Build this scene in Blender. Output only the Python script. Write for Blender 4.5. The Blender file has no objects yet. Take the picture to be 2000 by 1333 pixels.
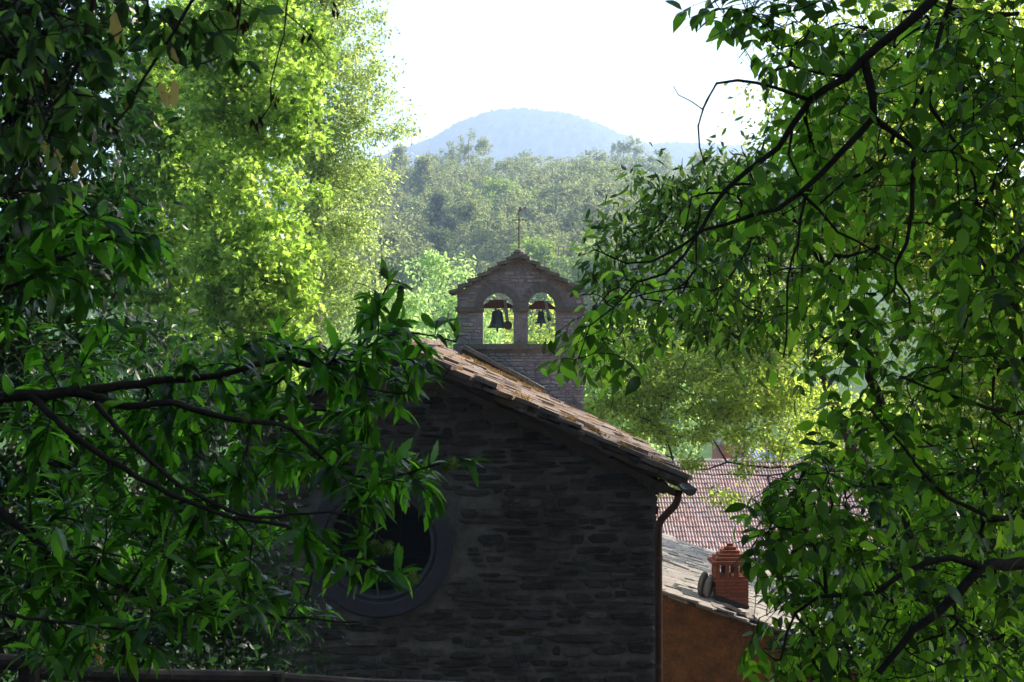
import bpy, bmesh, math, random
import numpy as np
from mathutils import Vector, Matrix

SC = bpy.context.scene
COL = SC.collection
R = math.radians
F = 2747.0                      # focal length in photo pixels (2000 wide)

# ---------------------------------------------------------------- camera, sky, sun, exposure
cam_d = bpy.data.cameras.new('camera'); cam = bpy.data.objects.new('camera', cam_d); COL.objects.link(cam)
cam.rotation_euler = (R(90), 0, 0); cam.location = (0, 0, 0)
cam_d.sensor_width = 36; cam_d.lens = 36 * F / 2000
cam_d.clip_start = 0.05; cam_d.clip_end = 6000
cam_d.dof.use_dof = True; cam_d.dof.focus_distance = 15; cam_d.dof.aperture_fstop = 13
SC.camera = cam

SUN_AZ, SUN_EL = 66, 31         # azimuth measured from the view direction (+Y) towards +X
world = bpy.data.worlds.new('World'); SC.world = world; world.use_nodes = True
wn = world.node_tree
sky = wn.nodes.new('ShaderNodeTexSky'); sky.sky_type = 'NISHITA'; sky.sun_disc = False
sky.sun_elevation = R(SUN_EL); sky.sun_rotation = R(SUN_AZ); sky.dust_density = 3.0; sky.air_density = 1.2; sky.altitude = 300
bg = wn.nodes['Background']; wn.links.new(sky.outputs[0], bg.inputs[0]); bg.inputs[1].default_value = 0.15
sd = bpy.data.lights.new('sun', 'SUN'); sd.energy = 5.0; sd.angle = R(0.55); sd.color = (1, 0.90, 0.74)
sun = bpy.data.objects.new('sun', sd); COL.objects.link(sun)
sdir = Vector((math.sin(R(SUN_AZ)) * math.cos(R(SUN_EL)), math.cos(R(SUN_AZ)) * math.cos(R(SUN_EL)), math.sin(R(SUN_EL))))
sun.rotation_euler = sdir.to_track_quat('Z', 'Y').to_euler(); sun.location = sdir * 60
vs = SC.view_settings; vs.view_transform = 'Standard'; vs.look = 'None'; vs.gamma = 1; vs.exposure = 1.3
cy = SC.cycles
cy.use_denoising = True
cy.max_bounces = 6; cy.diffuse_bounces = 2; cy.glossy_bounces = 2; cy.transmission_bounces = 5; cy.volume_bounces = 1
cy.sample_clamp_indirect = 6; cy.volume_max_steps = 32

# ---------------------------------------------------------------- helpers
def P(px, py, Y): return Vector(((px - 1000) / F * Y, Y, -(py - 666.5) / F * Y))
rng = np.random.default_rng(7)
rnd = random.Random(11)

def tag(o, label=None, cat=None, group=None, kind=None):
    if label: o['label'] = label
    if cat: o['category'] = cat
    if group: o['group'] = group
    if kind: o['kind'] = kind
    return o
def empty(name, loc=(0, 0, 0), **k):
    o = bpy.data.objects.new(name, None); COL.objects.link(o); o.location = loc; o.empty_display_size = .2
    return tag(o, **k)
def link(name, me, parent=None, **k):
    o = bpy.data.objects.new(name, me); COL.objects.link(o)
    if parent is not None:
        o.parent = parent
        W = Matrix.Identity(4)
        q = parent
        W = Matrix.Translation(wloc(q))
        o.matrix_parent_inverse = W.inverted()
    return tag(o, **k)
def wloc(o):
    v = Vector(o.location)
    return v
def npmesh(name, V, Fc, mat, smooth=False):
    """V (n,3), Fc (m,3) or (m,4)"""
    V = np.asarray(V, np.float32); Fc = np.asarray(Fc, np.int32)
    me = bpy.data.meshes.new(name)
    k = Fc.shape[1]
    me.vertices.add(len(V)); me.vertices.foreach_set('co', V.ravel())
    me.loops.add(Fc.size); me.loops.foreach_set('vertex_index', Fc.ravel())
    me.polygons.add(len(Fc)); me.polygons.foreach_set('loop_start', np.arange(0, Fc.size, k, dtype=np.int32))
    me.polygons.foreach_set('loop_total', np.full(len(Fc), k, np.int32))
    me.polygons.foreach_set('use_smooth', np.full(len(Fc), smooth, bool))
    me.update(calc_edges=True)
    me.materials.append(mat)
    return me
class MB:
    """collects geometry for one mesh"""
    def __init__(s): s.v = []; s.f = []
    def add(s, vs_, fs):
        n = len(s.v); s.v += [tuple(a) for a in vs_]; s.f += [tuple(i + n for i in f) for f in fs]
    def box(s, a, b, M=None):
        x0, y0, z0 = a; x1, y1, z1 = b
        vv = [Vector(c) for c in ((x0,y0,z0),(x1,y0,z0),(x1,y1,z0),(x0,y1,z0),(x0,y0,z1),(x1,y0,z1),(x1,y1,z1),(x0,y1,z1))]
        if M is not None: vv = [M @ c for c in vv]
        s.add(vv, [(0,3,2,1),(4,5,6,7),(0,1,5,4),(1,2,6,5),(2,3,7,6),(3,0,4,7)])
    def tube(s, pts, rad, n=8, cap=True):
        pts = [Vector(p) for p in pts]
        if not hasattr(rad, '__len__'): rad = [rad] * len(pts)
        rings = []; u = None
        for i, p in enumerate(pts):
            t = (pts[min(i + 1, len(pts) - 1)] - pts[max(i - 1, 0)]); t = t.normalized() if t.length > 1e-9 else Vector((0,0,1))
            if u is None: u = t.orthogonal().normalized()
            u = (u - t * u.dot(t)); u = u.normalized() if u.length > 1e-6 else t.orthogonal().normalized()
            w = t.cross(u)
            rings.append([p + (u * math.cos(2*math.pi*k/n) + w * math.sin(2*math.pi*k/n)) * rad[i] for k in range(n)])
        vv = [q for r_ in rings for q in r_]; ff = []
        for i in range(len(pts) - 1):
            for k in range(n): ff.append((i*n+k, i*n+(k+1)%n, (i+1)*n+(k+1)%n, (i+1)*n+k))
        if cap: ff += [tuple(range(n))[::-1], tuple((len(pts)-1)*n + k for k in range(n))]
        s.add(vv, ff)
    def lathe(s, prof, c, n=24, axis='z'):
        vv = []; ff = []
        for (r_, h) in prof:
            for k in range(n):
                a = 2*math.pi*k/n
                if axis == 'z': vv.append((c[0]+r_*math.cos(a), c[1]+r_*math.sin(a), c[2]+h))
                elif axis == 'y': vv.append((c[0]+r_*math.cos(a), c[1]+h, c[2]+r_*math.sin(a)))
                else: vv.append((c[0]+h, c[1]+r_*math.cos(a), c[2]+r_*math.sin(a)))
        for i in range(len(prof)-1):
            for k in range(n): ff.append((i*n+k, i*n+(k+1)%n, (i+1)*n+(k+1)%n, (i+1)*n+k))
        s.add(vv, ff)
    def mesh(s, name, mat, smooth=False):
        me = bpy.data.meshes.new(name); me.from_pydata(s.v, [], s.f); me.materials.append(mat)
        bm = bmesh.new(); bm.from_mesh(me); bmesh.ops.recalc_face_normals(bm, faces=bm.faces); bm.to_mesh(me); bm.free()
        if smooth: me.polygons.foreach_set('use_smooth', [True]*len(me.polygons))
        return me
    def build(s, name, mat, parent=None, smooth=False, **k): return link(name, s.mesh(name, mat, smooth), parent, **k)

def slab(name, outer, holes, y0, y1, mat):
    """vertical slab in the XZ plane with holes, between y0 (front) and y1"""
    bm = bmesh.new(); ed = []; loops = [outer] + holes
    for lp in loops:
        vv = [bm.verts.new((x, y0, z)) for x, z in lp]
        ed += [bm.edges.new((vv[i], vv[(i+1) % len(vv)])) for i in range(len(vv))]
    bmesh.ops.triangle_fill(bm, use_beauty=True, use_dissolve=False, edges=ed)
    g = bmesh.ops.extrude_face_region(bm, geom=bm.faces[:])
    bmesh.ops.translate(bm, vec=(0, y1 - y0, 0), verts=[e for e in g['geom'] if isinstance(e, bmesh.types.BMVert)])
    bmesh.ops.recalc_face_normals(bm, faces=bm.faces)
    me = bpy.data.meshes.new(name); bm.to_mesh(me); bm.free(); me.materials.append(mat)
    return me

# ---------------------------------------------------------------- materials
def new_mat(name):
    m = bpy.data.materials.new(name); m.use_nodes = True; nt = m.node_tree
    return m, nt, nt.nodes['Principled BSDF']
def N(nt, t, **k):
    n = nt.nodes.new(t)
    for a, b in k.items(): setattr(n, a, b)
    return n
def rand_node(nt):
    """one number per object and per loose piece"""
    g = N(nt, 'ShaderNodeNewGeometry'); o = N(nt, 'ShaderNodeObjectInfo')
    a = N(nt, 'ShaderNodeMath', operation='ADD'); nt.links.new(g.outputs['Random Per Island'], a.inputs[0]); nt.links.new(o.outputs['Random'], a.inputs[1])
    f = N(nt, 'ShaderNodeMath', operation='FRACT'); nt.links.new(a.outputs[0], f.inputs[0])
    return f.outputs[0]
def ramp(nt, fac, stops):
    r_ = N(nt, 'ShaderNodeValToRGB'); e = r_.color_ramp.elements
    while len(e) < len(stops): e.new(0.5)
    for i, (p, c) in enumerate(stops): e[i].position = p; e[i].color = (*c, 1)
    nt.links.new(fac, r_.inputs[0]); return r_.outputs[0]
def noise(nt, scale, detail=6, rough=.6, vec=None, obj=False):
    tc = N(nt, 'ShaderNodeTexCoord'); n = N(nt, 'ShaderNodeTexNoise'); n.inputs['Scale'].default_value = scale
    n.inputs['Detail'].default_value = detail; n.inputs['Roughness'].default_value = rough
    g = N(nt, 'ShaderNodeNewGeometry')
    src = tc.outputs['Object'] if obj else g.outputs['Position']
    if vec:
        mp = N(nt, 'ShaderNodeMapping'); mp.inputs['Scale'].default_value = vec; nt.links.new(src, mp.inputs[0]); src = mp.outputs[0]
    nt.links.new(src, n.inputs['Vector']); return n.outputs['Fac']
def mix(nt, fac, a, b, mode='MIX'):
    m = N(nt, 'ShaderNodeMix', data_type='RGBA', blend_type=mode)
    for sck, v in ((m.inputs[0], fac), (m.inputs[6], a), (m.inputs[7], b)):
        if isinstance(v, (float, int)): sck.default_value = v
        elif isinstance(v, tuple): sck.default_value = (*v, 1)
        else: nt.links.new(v, sck)
    return m.outputs[2]
def bump(nt, bsdf, h, strength=.5, dist=.02):
    b = N(nt, 'ShaderNodeBump'); b.inputs['Strength'].default_value = strength; b.inputs['Distance'].default_value = dist
    nt.links.new(h, b.inputs['Height']); nt.links.new(b.outputs[0], bsdf.inputs['Normal'])
def stone_mat(name, stops, patch=(.05, .05, .04), nscale=9, rough=.9, bstr=.7, bdist=.02, moss=None):
    m, nt, b = new_mat(name)
    c = ramp(nt, rand_node(nt), stops)
    n1 = noise(nt, nscale, 8, .7); n2 = noise(nt, nscale * 5, 6, .7)
    c = mix(nt, ramp(nt, n1, [(.35, (0,)*3), (.7, (1,)*3)]), c, patch, 'MIX')
    c = mix(nt, .55, c, ramp(nt, n2, [(.3, (.35,)*3), (.7, (1.4,)*3)]), 'MULTIPLY')
    if moss: c = mix(nt, ramp(nt, noise(nt, 2.2, 5, .65), [(.52, (0,)*3), (.66, (1,)*3)]), c, moss)
    nt.links.new(c, b.inputs['Base Color']); b.inputs['Roughness'].default_value = rough
    b.inputs['Specular IOR Level'].default_value = .3
    bump(nt, b, n2, bstr, bdist); return m
def leaf_mat(name, stops, trans, tmix=.5, rough=.38, spec=.45, stops_t=None):
    m, nt, b = new_mat(name); rd = rand_node(nt)
    c = ramp(nt, rd, stops)
    nn = noise(nt, 25, 3, .5)
    c = mix(nt, .35, c, ramp(nt, nn, [(.3, (.6,)*3), (.7, (1.3,)*3)]), 'MULTIPLY')
    c = mix(nt, ramp(nt, noise(nt, 70, 2, .5), [(.66, (0,)*3), (.70, (1,)*3)]), c, (.07, .055, .02))
    nt.links.new(c, b.inputs['Base Color']); b.inputs['Roughness'].default_value = rough; b.inputs['Specular IOR Level'].default_value = spec
    t = N(nt, 'ShaderNodeBsdfTranslucent'); nt.links.new(mix(nt, 1.0, ramp(nt, rd, stops_t or [(0, (.8,)*3), (1, (1.15,)*3)]), trans, 'MULTIPLY'), t.inputs[0])
    ms = N(nt, 'ShaderNodeMixShader'); ms.inputs[0].default_value = tmix
    nt.links.new(b.outputs[0], ms.inputs[1]); nt.links.new(t.outputs[0], ms.inputs[2])
    nt.links.new(ms.outputs[0], nt.nodes['Material Output'].inputs[0]); return m
def flat_mat(name, col, rough=.7, metal=0, ns=12, var=.5, bstr=.3, bdist=.01, spec=.4):
    m, nt, b = new_mat(name); n = noise(nt, ns, 6, .65)
    c = mix(nt, var, col, ramp(nt, n, [(.3, (.4,)*3), (.7, (1.5,)*3)]), 'MULTIPLY')
    nt.links.new(c, b.inputs['Base Color']); b.inputs['Roughness'].default_value = rough; b.inputs['Metallic'].default_value = metal
    b.inputs['Specular IOR Level'].default_value = spec
    bump(nt, b, n, bstr, bdist); return m

M_bark = flat_mat('bark', (.045, .036, .03), .9, ns=40, var=.7, bstr=.8, bdist=.01, spec=.2)
M_barkl = flat_mat('bark_pale', (.16, .13, .10), .9, ns=9, var=.7, bstr=.6, spec=.2)
V1 = [(0, (.15, .17, .15)), (.35, (.4, .42, .4)), (.65, (.85, .85, .85)), (.9, (1.5, 1.35, 1.2)), (1, (2.2, 1.6, 1.4))]
M_chest = leaf_mat('chestnut_leaf', [(0, (.014, .05, .010)), (.5, (.035, .12, .014)), (1, (.07, .19, .02))], (.27, .80, .05), .60, .27, .75, V1)
M_walnut = leaf_mat('walnut_leaf', [(0, (.014, .045, .012)), (.6, (.035, .10, .018)), (1, (.07, .15, .025))], (.42, .92, .06), .64, .30, .7, V1)
M_young = leaf_mat('young_walnut_leaf', [(0, (.03, .08, .02)), (1, (.09, .17, .04))], (.36, .66, .10), .58, .32, .6, V1)
M_plum = leaf_mat('plum_leaf', [(0, (.02, .06, .012)), (.6, (.035, .10, .02)), (1, (.05, .12, .02))], (.24, .52, .08), .55, .32, .6, V1)
M_yel = leaf_mat('withered_leaf', [(0, (.55, .42, .10)), (1, (.6, .52, .18))], (.9, .7, .2), .5, .6, .2)
M_brown = leaf_mat('dead_leaf', [(0, (.035, .02, .014)), (1, (.09, .04, .02))], (.05, .02, .01), .2, .8, .2)
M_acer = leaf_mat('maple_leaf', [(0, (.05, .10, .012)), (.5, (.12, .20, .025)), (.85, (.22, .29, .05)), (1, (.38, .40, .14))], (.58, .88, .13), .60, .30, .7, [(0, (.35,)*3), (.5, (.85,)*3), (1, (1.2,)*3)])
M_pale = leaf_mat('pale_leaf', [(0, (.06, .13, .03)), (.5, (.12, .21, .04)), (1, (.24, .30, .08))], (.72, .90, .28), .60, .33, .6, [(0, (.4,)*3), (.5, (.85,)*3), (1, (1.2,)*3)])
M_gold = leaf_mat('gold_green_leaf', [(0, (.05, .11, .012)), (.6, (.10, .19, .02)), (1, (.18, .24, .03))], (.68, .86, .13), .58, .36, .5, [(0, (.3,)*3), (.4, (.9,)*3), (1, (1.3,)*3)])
M_shade = leaf_mat('shade_leaf', [(0, (.010, .025, .009)), (.6, (.018, .042, .015)), (1, (.045, .08, .03))], (.03, .10, .02), .4, .4)  # shade put into the leaf colour: darkened for bushes and weeds
M_canopy = leaf_mat('canopy_leaf', [(0, (.02, .035, .015)), (1, (.04, .065, .03))], (.06, .11, .03), .3, .5)
M_for = [leaf_mat('forest_leaf_%s' % n_, [(0, a), (1, b_)], t_, .4, .6, .2) for n_, a, b_, t_ in (
    ('grey', (.06, .09, .04), (.25, .30, .14), (.44, .50, .18)), ('olive', (.08, .10, .03), (.30, .33, .14), (.42, .50, .18)),
    ('dark', (.03, .055, .03), (.13, .17, .075), (.20, .28, .09)), ('fresh', (.08, .14, .02), (.20, .29, .07), (.42, .58, .12)))]
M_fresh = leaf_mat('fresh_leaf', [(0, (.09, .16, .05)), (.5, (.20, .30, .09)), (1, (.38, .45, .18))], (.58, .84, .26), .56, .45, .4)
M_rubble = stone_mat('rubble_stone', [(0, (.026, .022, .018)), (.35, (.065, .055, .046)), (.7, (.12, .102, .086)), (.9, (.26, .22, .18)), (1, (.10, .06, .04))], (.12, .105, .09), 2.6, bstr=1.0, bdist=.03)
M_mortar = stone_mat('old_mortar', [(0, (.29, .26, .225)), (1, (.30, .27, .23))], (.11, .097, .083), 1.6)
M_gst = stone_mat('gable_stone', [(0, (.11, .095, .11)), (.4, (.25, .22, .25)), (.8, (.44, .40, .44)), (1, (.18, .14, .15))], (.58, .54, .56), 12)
M_gmor = stone_mat('gable_mortar', [(0, (.36, .33, .35)), (1, (.38, .35, .37))], (.20, .18, .19), 6)
M_slate = stone_mat('roof_slate', [(0, (.05, .04, .035)), (.4, (.11, .085, .072)), (.8, (.21, .16, .135)), (1, (.14, .085, .06))], (.24, .185, .155), 8, .85, moss=(.19, .11, .045))
M_slate2 = stone_mat('grey_slate', [(0, (.10, .095, .09)), (.5, (.19, .175, .16)), (1, (.29, .255, .225))], (.31, .27, .235), 7, .7)
M_vous = stone_mat('voussoir_stone', [(0, (.17, .155, .155)), (1, (.25, .23, .23))], (.20, .18, .17), 14)
M_cope = stone_mat('coping_slate', [(0, (.20, .18, .15)), (1, (.32, .28, .24))], (.13, .12, .09), 12)
M_surr = flat_mat('round_surround_plaster', (.085, .083, .095), .8, ns=5, var=.35, bstr=.2)
M_wood = flat_mat('old_wood', (.10, .065, .045), .8, ns=18, var=.6)
M_woodr = flat_mat('red_brown_yoke_wood', (.15, .05, .04), .8, ns=22, var=.7)
M_woodg = flat_mat('grey_wood', (.24, .22, .20), .8, ns=20, var=.5)
M_bronze = flat_mat('bell_bronze', (.07, .10, .095), .55, .6, ns=16, var=.6)
M_iron = flat_mat('rusty_iron', (.17, .11, .07), .7, .4, ns=30, var=.6)
M_dark = flat_mat('dark_glass', (.010, .010, .013), .6, ns=3, var=.3, bstr=.02)
M_copper = flat_mat('brown_copper', (.11, .05, .03), .45, .5, ns=10, var=.5)
M_gutter = flat_mat('weathered_gutter', (.16, .15, .15), .5, .4, ns=10, var=.5)
M_ochre = stone_mat('ochre_wall', [(0, (.36, .15, .04)), (1, (.38, .16, .045))], (.08, .045, .02), 4, .95, .9, .03)
M_brick = stone_mat('chimney_brick', [(0, (.20, .055, .028)), (.5, (.38, .095, .033)), (1, (.30, .08, .04))], (.16, .07, .04), 9, .85, .4, .005)
M_bmor = flat_mat('brick_mortar', (.10, .05, .035), .95)
M_tar = flat_mat('tar_flashing', (.015, .015, .015), .6)
M_tile = stone_mat('clay_tile', [(0, (.36, .18, .15)), (.5, (.50, .29, .25)), (.85, (.60, .39, .35)), (1, (.62, .24, .14))], (.44, .33, .30), 1.3, .8, .3, .01)
M_grass = flat_mat('meadow_grass', (.055, .11, .022), .9, ns=.8, var=.6, spec=.1)
M_moss = leaf_mat('roof_moss', [(0, (.20, .11, .04)), (.35, (.30, .15, .05)), (.6, (.16, .17, .05)), (1, (.08, .12, .03))], (.35, .2, .06), .4, .8, .1)
M_hill = flat_mat('far_woodland', (.05, .062, .055), .95, ns=.06, var=1.0, bstr=1, bdist=3, spec=.05)
M_burr = leaf_mat('burr_green', [(0, (.22, .34, .08)), (1, (.26, .38, .10))], (.4, .55, .12), .35, .6, .2)
M_fence = flat_mat('dark_fence_wood', (.05, .04, .035), .85, ns=25, var=.6)
M_redw = flat_mat('red_plaster', (.42, .13, .08), .9, ns=3, var=.4)
M_blue = flat_mat('blue_grey_sheet', (.28, .32, .42), .4, .3, ns=3, var=.3)
M_cream = flat_mat('cream_plaster', (.5, .42, .32), .9, ns=3, var=.4)

# ---------------------------------------------------------------- terrain, hills, haze
TY = [-60, -3, 0, 4, 7, 14, 24, 45, 60, 100, 113, 130, 200, 300, 400, 700, 3000]
TZ = [24, -1.3, -1.6, -2.1, -2.9, -5.6, -6.6, -11, -11.6, -8.6, -7.9, -6.5, 6.5, 23, 21, 10, 0]
def HZ(x, y): return float(np.interp(y, TY, TZ)) + .25 * math.sin(x * .35) * math.cos(y * .21) + (abs(x) / 60 if y > 60 else 0)
xs = np.concatenate([np.linspace(-1600, -90, 14), np.linspace(-80, 80, 60), np.linspace(90, 1600, 14)])
ys = np.concatenate([np.linspace(-60, 140, 90), np.linspace(150, 420, 30), np.linspace(450, 3000, 16)])
V = np.array([(x, y, HZ(x, y)) for y in ys for x in xs]); nx = len(xs)
Fq = np.array([(j*nx+i, j*nx+i+1, (j+1)*nx+i+1, (j+1)*nx+i) for j in range(len(ys)-1) for i in range(nx-1)])
_nt = M_grass.node_tree; _b = _nt.nodes['Principled BSDF']; _src = _b.inputs['Base Color'].links[0].from_socket
_g = N(_nt, 'ShaderNodeNewGeometry'); _s = N(_nt, 'ShaderNodeSeparateXYZ'); _nt.links.new(_g.outputs['Position'], _s.inputs[0])
_m = N(_nt, 'ShaderNodeMapRange'); _m.inputs[1].default_value = 30; _m.inputs[2].default_value = 42; _nt.links.new(_s.outputs[1], _m.inputs[0])
_nt.links.new(mix(_nt, _m.outputs[0], (.045, .035, .022), _src), _b.inputs['Base Color'])      # leaf litter under the trees, meadow beyond
link('ground', npmesh('ground', V, Fq, M_grass, True), kind='structure')
# far hill
hx = np.concatenate([np.linspace(-900, -260, 40), np.linspace(-250, 300, 230), np.linspace(310, 1000, 40)]); hy = np.linspace(950, 1500, 70)
PX = [-900, -400, -190, -120, -92, -72, -52, -24, 5, 42, 62, 80, 105, 128, 150, 200, 260, 400, 1000]
PZ = [80, 110, 150, 180, 191, 200, 212, 221, 224, 222, 219, 213, 201, 190, 191, 190, 186, 150, 80]
HV = []
for y in hy:
    f_ = min(1, max(0, (y - 950) / 450)); f_ = math.sin(f_ * math.pi / 2) ** .9
    for x in hx:
        z = float(np.interp(x, PX, PZ)) * f_
        HV.append((x, y, z + rng.normal() * 1.1 + 2.5 * math.sin(x * .04 + y * .02) * f_ * .6))
nx = len(hx)
Fq = np.array([(j*nx+i, j*nx+i+1, (j+1)*nx+i+1, (j+1)*nx+i) for j in range(len(hy)-1) for i in range(nx-1)])
link('hill', npmesh('hill', HV, Fq, M_hill, True), kind='structure')
# haze: one closed box of even thin air
hz = MB(); hz.box((-1700, -70, -14), (1700, 3100, 250))
hm = bpy.data.materials.new('haze_air'); hm.use_nodes = True; hnt = hm.node_tree
hnt.nodes.remove(hnt.nodes['Principled BSDF'])
pv = hnt.nodes.new('ShaderNodeVolumePrincipled'); pv.inputs['Color'].default_value = (.56, .72, 1, 1)
pv.inputs['Density'].default_value = 0.00074; pv.inputs['Anisotropy'].default_value = .35
hnt.links.new(pv.outputs[0], hnt.nodes['Material Output'].inputs['Volume'])
hz.build('haze', hm, kind='stuff')

# ---------------------------------------------------------------- chapel
YF = 17.0                                     # front (camera side) wall plane
def X_(px, Y=YF): return (px - 1000) / F * Y
def Z_(py, Y=YF): return -(py - 666.5) / F * Y
SL = .471                                     # roof slope
XR, ZR = X_(790, 16.7), Z_(676, 16.7)         # ridge at the verge
XC = X_(1281); XL = X_(470); YB = 23.3
def roofz(x): return ZR - SL * abs(x - XR)
TH = .165                                      # thickness of roof build-up
WX, WZ, WR0, WR1 = X_(742), Z_(1063), .62, .89
chapel = empty('chapel', (XC - 2.4, YF + 3, -6.4), label='stone chapel with a round window in its shaded gable wall and a slab roof', cat='chapel')
outer = [(XL, -6.6), (XC, -6.6), (XC, roofz(XC) - TH), (XR, ZR - TH), (XL, roofz(XL) - TH)]
hole = [(WX + (WR1 - .05) * math.cos(a), WZ + (WR1 - .05) * math.sin(a)) for a in np.linspace(0, 2*math.pi, 48, endpoint=False)]
link('gable_wall', slab('gable_wall', outer, [hole], YF, YF + .5, M_mortar), chapel)
mb = MB()
mb.add([(XC, YF+.5, -6.6), (XC+.19, YB, -6.6), (XC+.19, YB, roofz(XC)-TH), (XC, YF+.5, roofz(XC)-TH), (XC-.4, YF+.5, -6.6), (XC-.21, YB, -6.6), (XC-.21, YB, roofz(XC)-TH), (XC-.4, YF+.5, roofz(XC)-TH)],
       [(0,1,2,3),(4,5,6,7),(0,1,5,4),(3,2,6,7),(0,3,7,4),(1,2,6,5)])
mb.build('side_wall', M_mortar, chapel)
mb = MB(); mb.box((XL, YF+.5, -6.6), (XL+.4, YB, roofz(XL)-TH)); mb.build('side_wall', M_mortar, chapel)
mb = MB(); mb.box((XL+.4, YF+1.6, -6.6), (XC-.4, YF+1.7, -1.9)); mb.build('inner_wall', M_tar, chapel)

# stone templates: unit block, irregular outline, chamfered face; x,z in -0.5..0.5, y = -1 (front) .. 0
def stone_template(seed, n=10):
    r_ = random.Random(seed); out = []
    for k in range(n):
        a = 2*math.pi*(k + .5 + r_.uniform(-.25, .25))/n; c, s_ = math.cos(a), math.sin(a); q = 1/max(abs(c), abs(s_)) * .5
        q = min(q, .68); j = 1 - r_.random() * .17
        out.append((c*q*j, s_*q*j))
    v = [(x, 0, z) for x, z in out] + [(x*.97, -.55, z*.95) for x, z in out] + [(x*(.80+r_.random()*.08), -.8 - r_.random()*.25, z*(.70+r_.random()*.12)) for x, z in out] + [(r_.uniform(-.1,.1), -1.0, r_.uniform(-.1,.1))]
    f = []
    for L_ in (0, 1):
        for k in range(n): f.append((L_*n+k, L_*n+(k+1)%n, (L_+1)*n+(k+1)%n)); f.append((L_*n+k, (L_+1)*n+(k+1)%n, (L_+1)*n+k))
    for k in range(n): f.append((2*n+k, 2*n+(k+1)%n, 3*n))
    return np.array(v), np.array(f)
ST = [stone_template(i) for i in range(12)]
def lay_stones(parent, name, rects, y, mat, maxparts=300, depth=(.015, .045)):
    """rects: (x0,x1,z0,z1); the largest become parts, the rest one part of kind stuff"""
    meshes = [npmesh(name, v, f, mat, False) for v, f in ST]
    rects = sorted(rects, key=lambda q: -(q[1]-q[0])*(q[3]-q[2]))
    VV, FF, off = [], [], 0
    for i, (x0, x1, z0, z1) in enumerate(rects):
        k = rnd.randrange(12); d = rnd.uniform(*depth); cx, cz, w, h = (x0+x1)/2, (z0+z1)/2, x1-x0, z1-z0
        rot = rnd.uniform(-.04, .04)
        if i < maxparts:
            o = link(name, meshes[k], parent); o.location = (cx, y, cz); o.scale = (w, d, h); o.rotation_euler = (0, rot, 0)
        else:
            v = ST[k][0] * (w, d, h); c, s_ = math.cos(rot), math.sin(rot)
            v = np.stack([v[:,0]*c + v[:,2]*s_ + cx, v[:,1] + y, -v[:,0]*s_ + v[:,2]*c + cz], 1)
            VV.append(v); FF.append(ST[k][1] + off); off += len(v)
    if VV: link('small_stones', npmesh('small_stones', np.concatenate(VV), np.concatenate(FF), mat), parent, kind='stuff')
def courses(x0, x1, z0, z1, hh, ww, ok, gap=.014, over=0, wav=0.0):
    out = []; z = z0
    while z < z1:
        h = rnd.uniform(*hh); x = x0 - rnd.random() * ww[0] * .5
        while x < x1:
            w = rnd.uniform(*ww) * (1.6 if rnd.random() < .12 else 1)
            if x + w > x1: w = x1 - x + rnd.uniform(-.01, 1) * over
            if w < ww[0] * .4: break
            dz = rnd.uniform(-.25, .25) * h + wav*math.sin(x*1.7+z*2.1)+wav*.6*math.sin(x*4.3-z*5)
            hh2 = h*rnd.uniform(.82, 1.0) if wav else h; dz3 = dz if wav else dz*.3
            parts = [(x, x+w-gap, z+dz3, z+hh2-gap+dz3)]
            if h > hh[1]*.75 and rnd.random() < .35:
                m = z + h * rnd.uniform(.4, .6); parts = [(x, x+w-gap, z+dz3, m-gap+dz3), (x, x+w*rnd.uniform(.6,1)-gap, m+dz3, z+h-gap+dz3)]
            out += [q for q in parts if ok(*q)]
            x += w
        z += h
    return out
def ok_gable(x0, x1, z0, z1):
    cx, cz = (x0+x1)/2, (z0+z1)/2
    for x in (x0, x1):
        for z in (z0, z1):
            if math.hypot(x-WX, z-WZ) < WR1 + .005: return False
    if math.hypot(cx-WX, cz-WZ) < WR1: return False
    return z1 < min(roofz(x0), roofz(x1)) - TH and x0 > XL - .05
rects = courses(XL, XC, -4.35, ZR, (.055, .15), (.12, .5), ok_gable, gap=.015, over=.022, wav=.02)
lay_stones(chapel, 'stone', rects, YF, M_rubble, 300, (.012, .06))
# corner stones poking out of the side wall, caught by the sun
z = -4.3
while z < roofz(XC) - TH - .1:
    h = rnd.uniform(.07, .16)
    mb = MB(); mb.box((XC-.02, YF+.04, z), (XC+rnd.uniform(.012, .045), YF+rnd.uniform(.3, .5), z+h-.02)); mb.build('corner_stone', M_rubble, chapel); z += h
# round window
win = MB(); win.lathe([(WR1, .03), (WR1, -.05), (WR1-.03, -.075), (WR0+.09, -.075), (WR0+.075, -.05), (WR0+.045, -.05), (WR0+.03, -.07), (WR0, -.06), (WR0, .42)], (WX, YF, WZ), 64, 'y')
w_o = win.build('round_window', M_surr, chapel, smooth=False)
mb = MB(); mb.lathe([(.001, 0), (WR0, 0)], (WX, YF+.36, WZ), 48, 'y'); mb.build('pane', M_dark, w_o)
for ax in (0, 1):
    for t_ in (-.22, .22):
        L_ = math.sqrt(WR0**2 - t_**2)
        mb = MB()
        if ax: mb.box((WX-L_, YF+.32, WZ+t_-.015), (WX+L_, YF+.35, WZ+t_+.015))
        else: mb.box((WX+t_-.015, YF+.318, WZ-L_), (WX+t_+.015, YF+.352, WZ+L_))
        mb.build('glazing_bar', M_tar, w_o)

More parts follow.
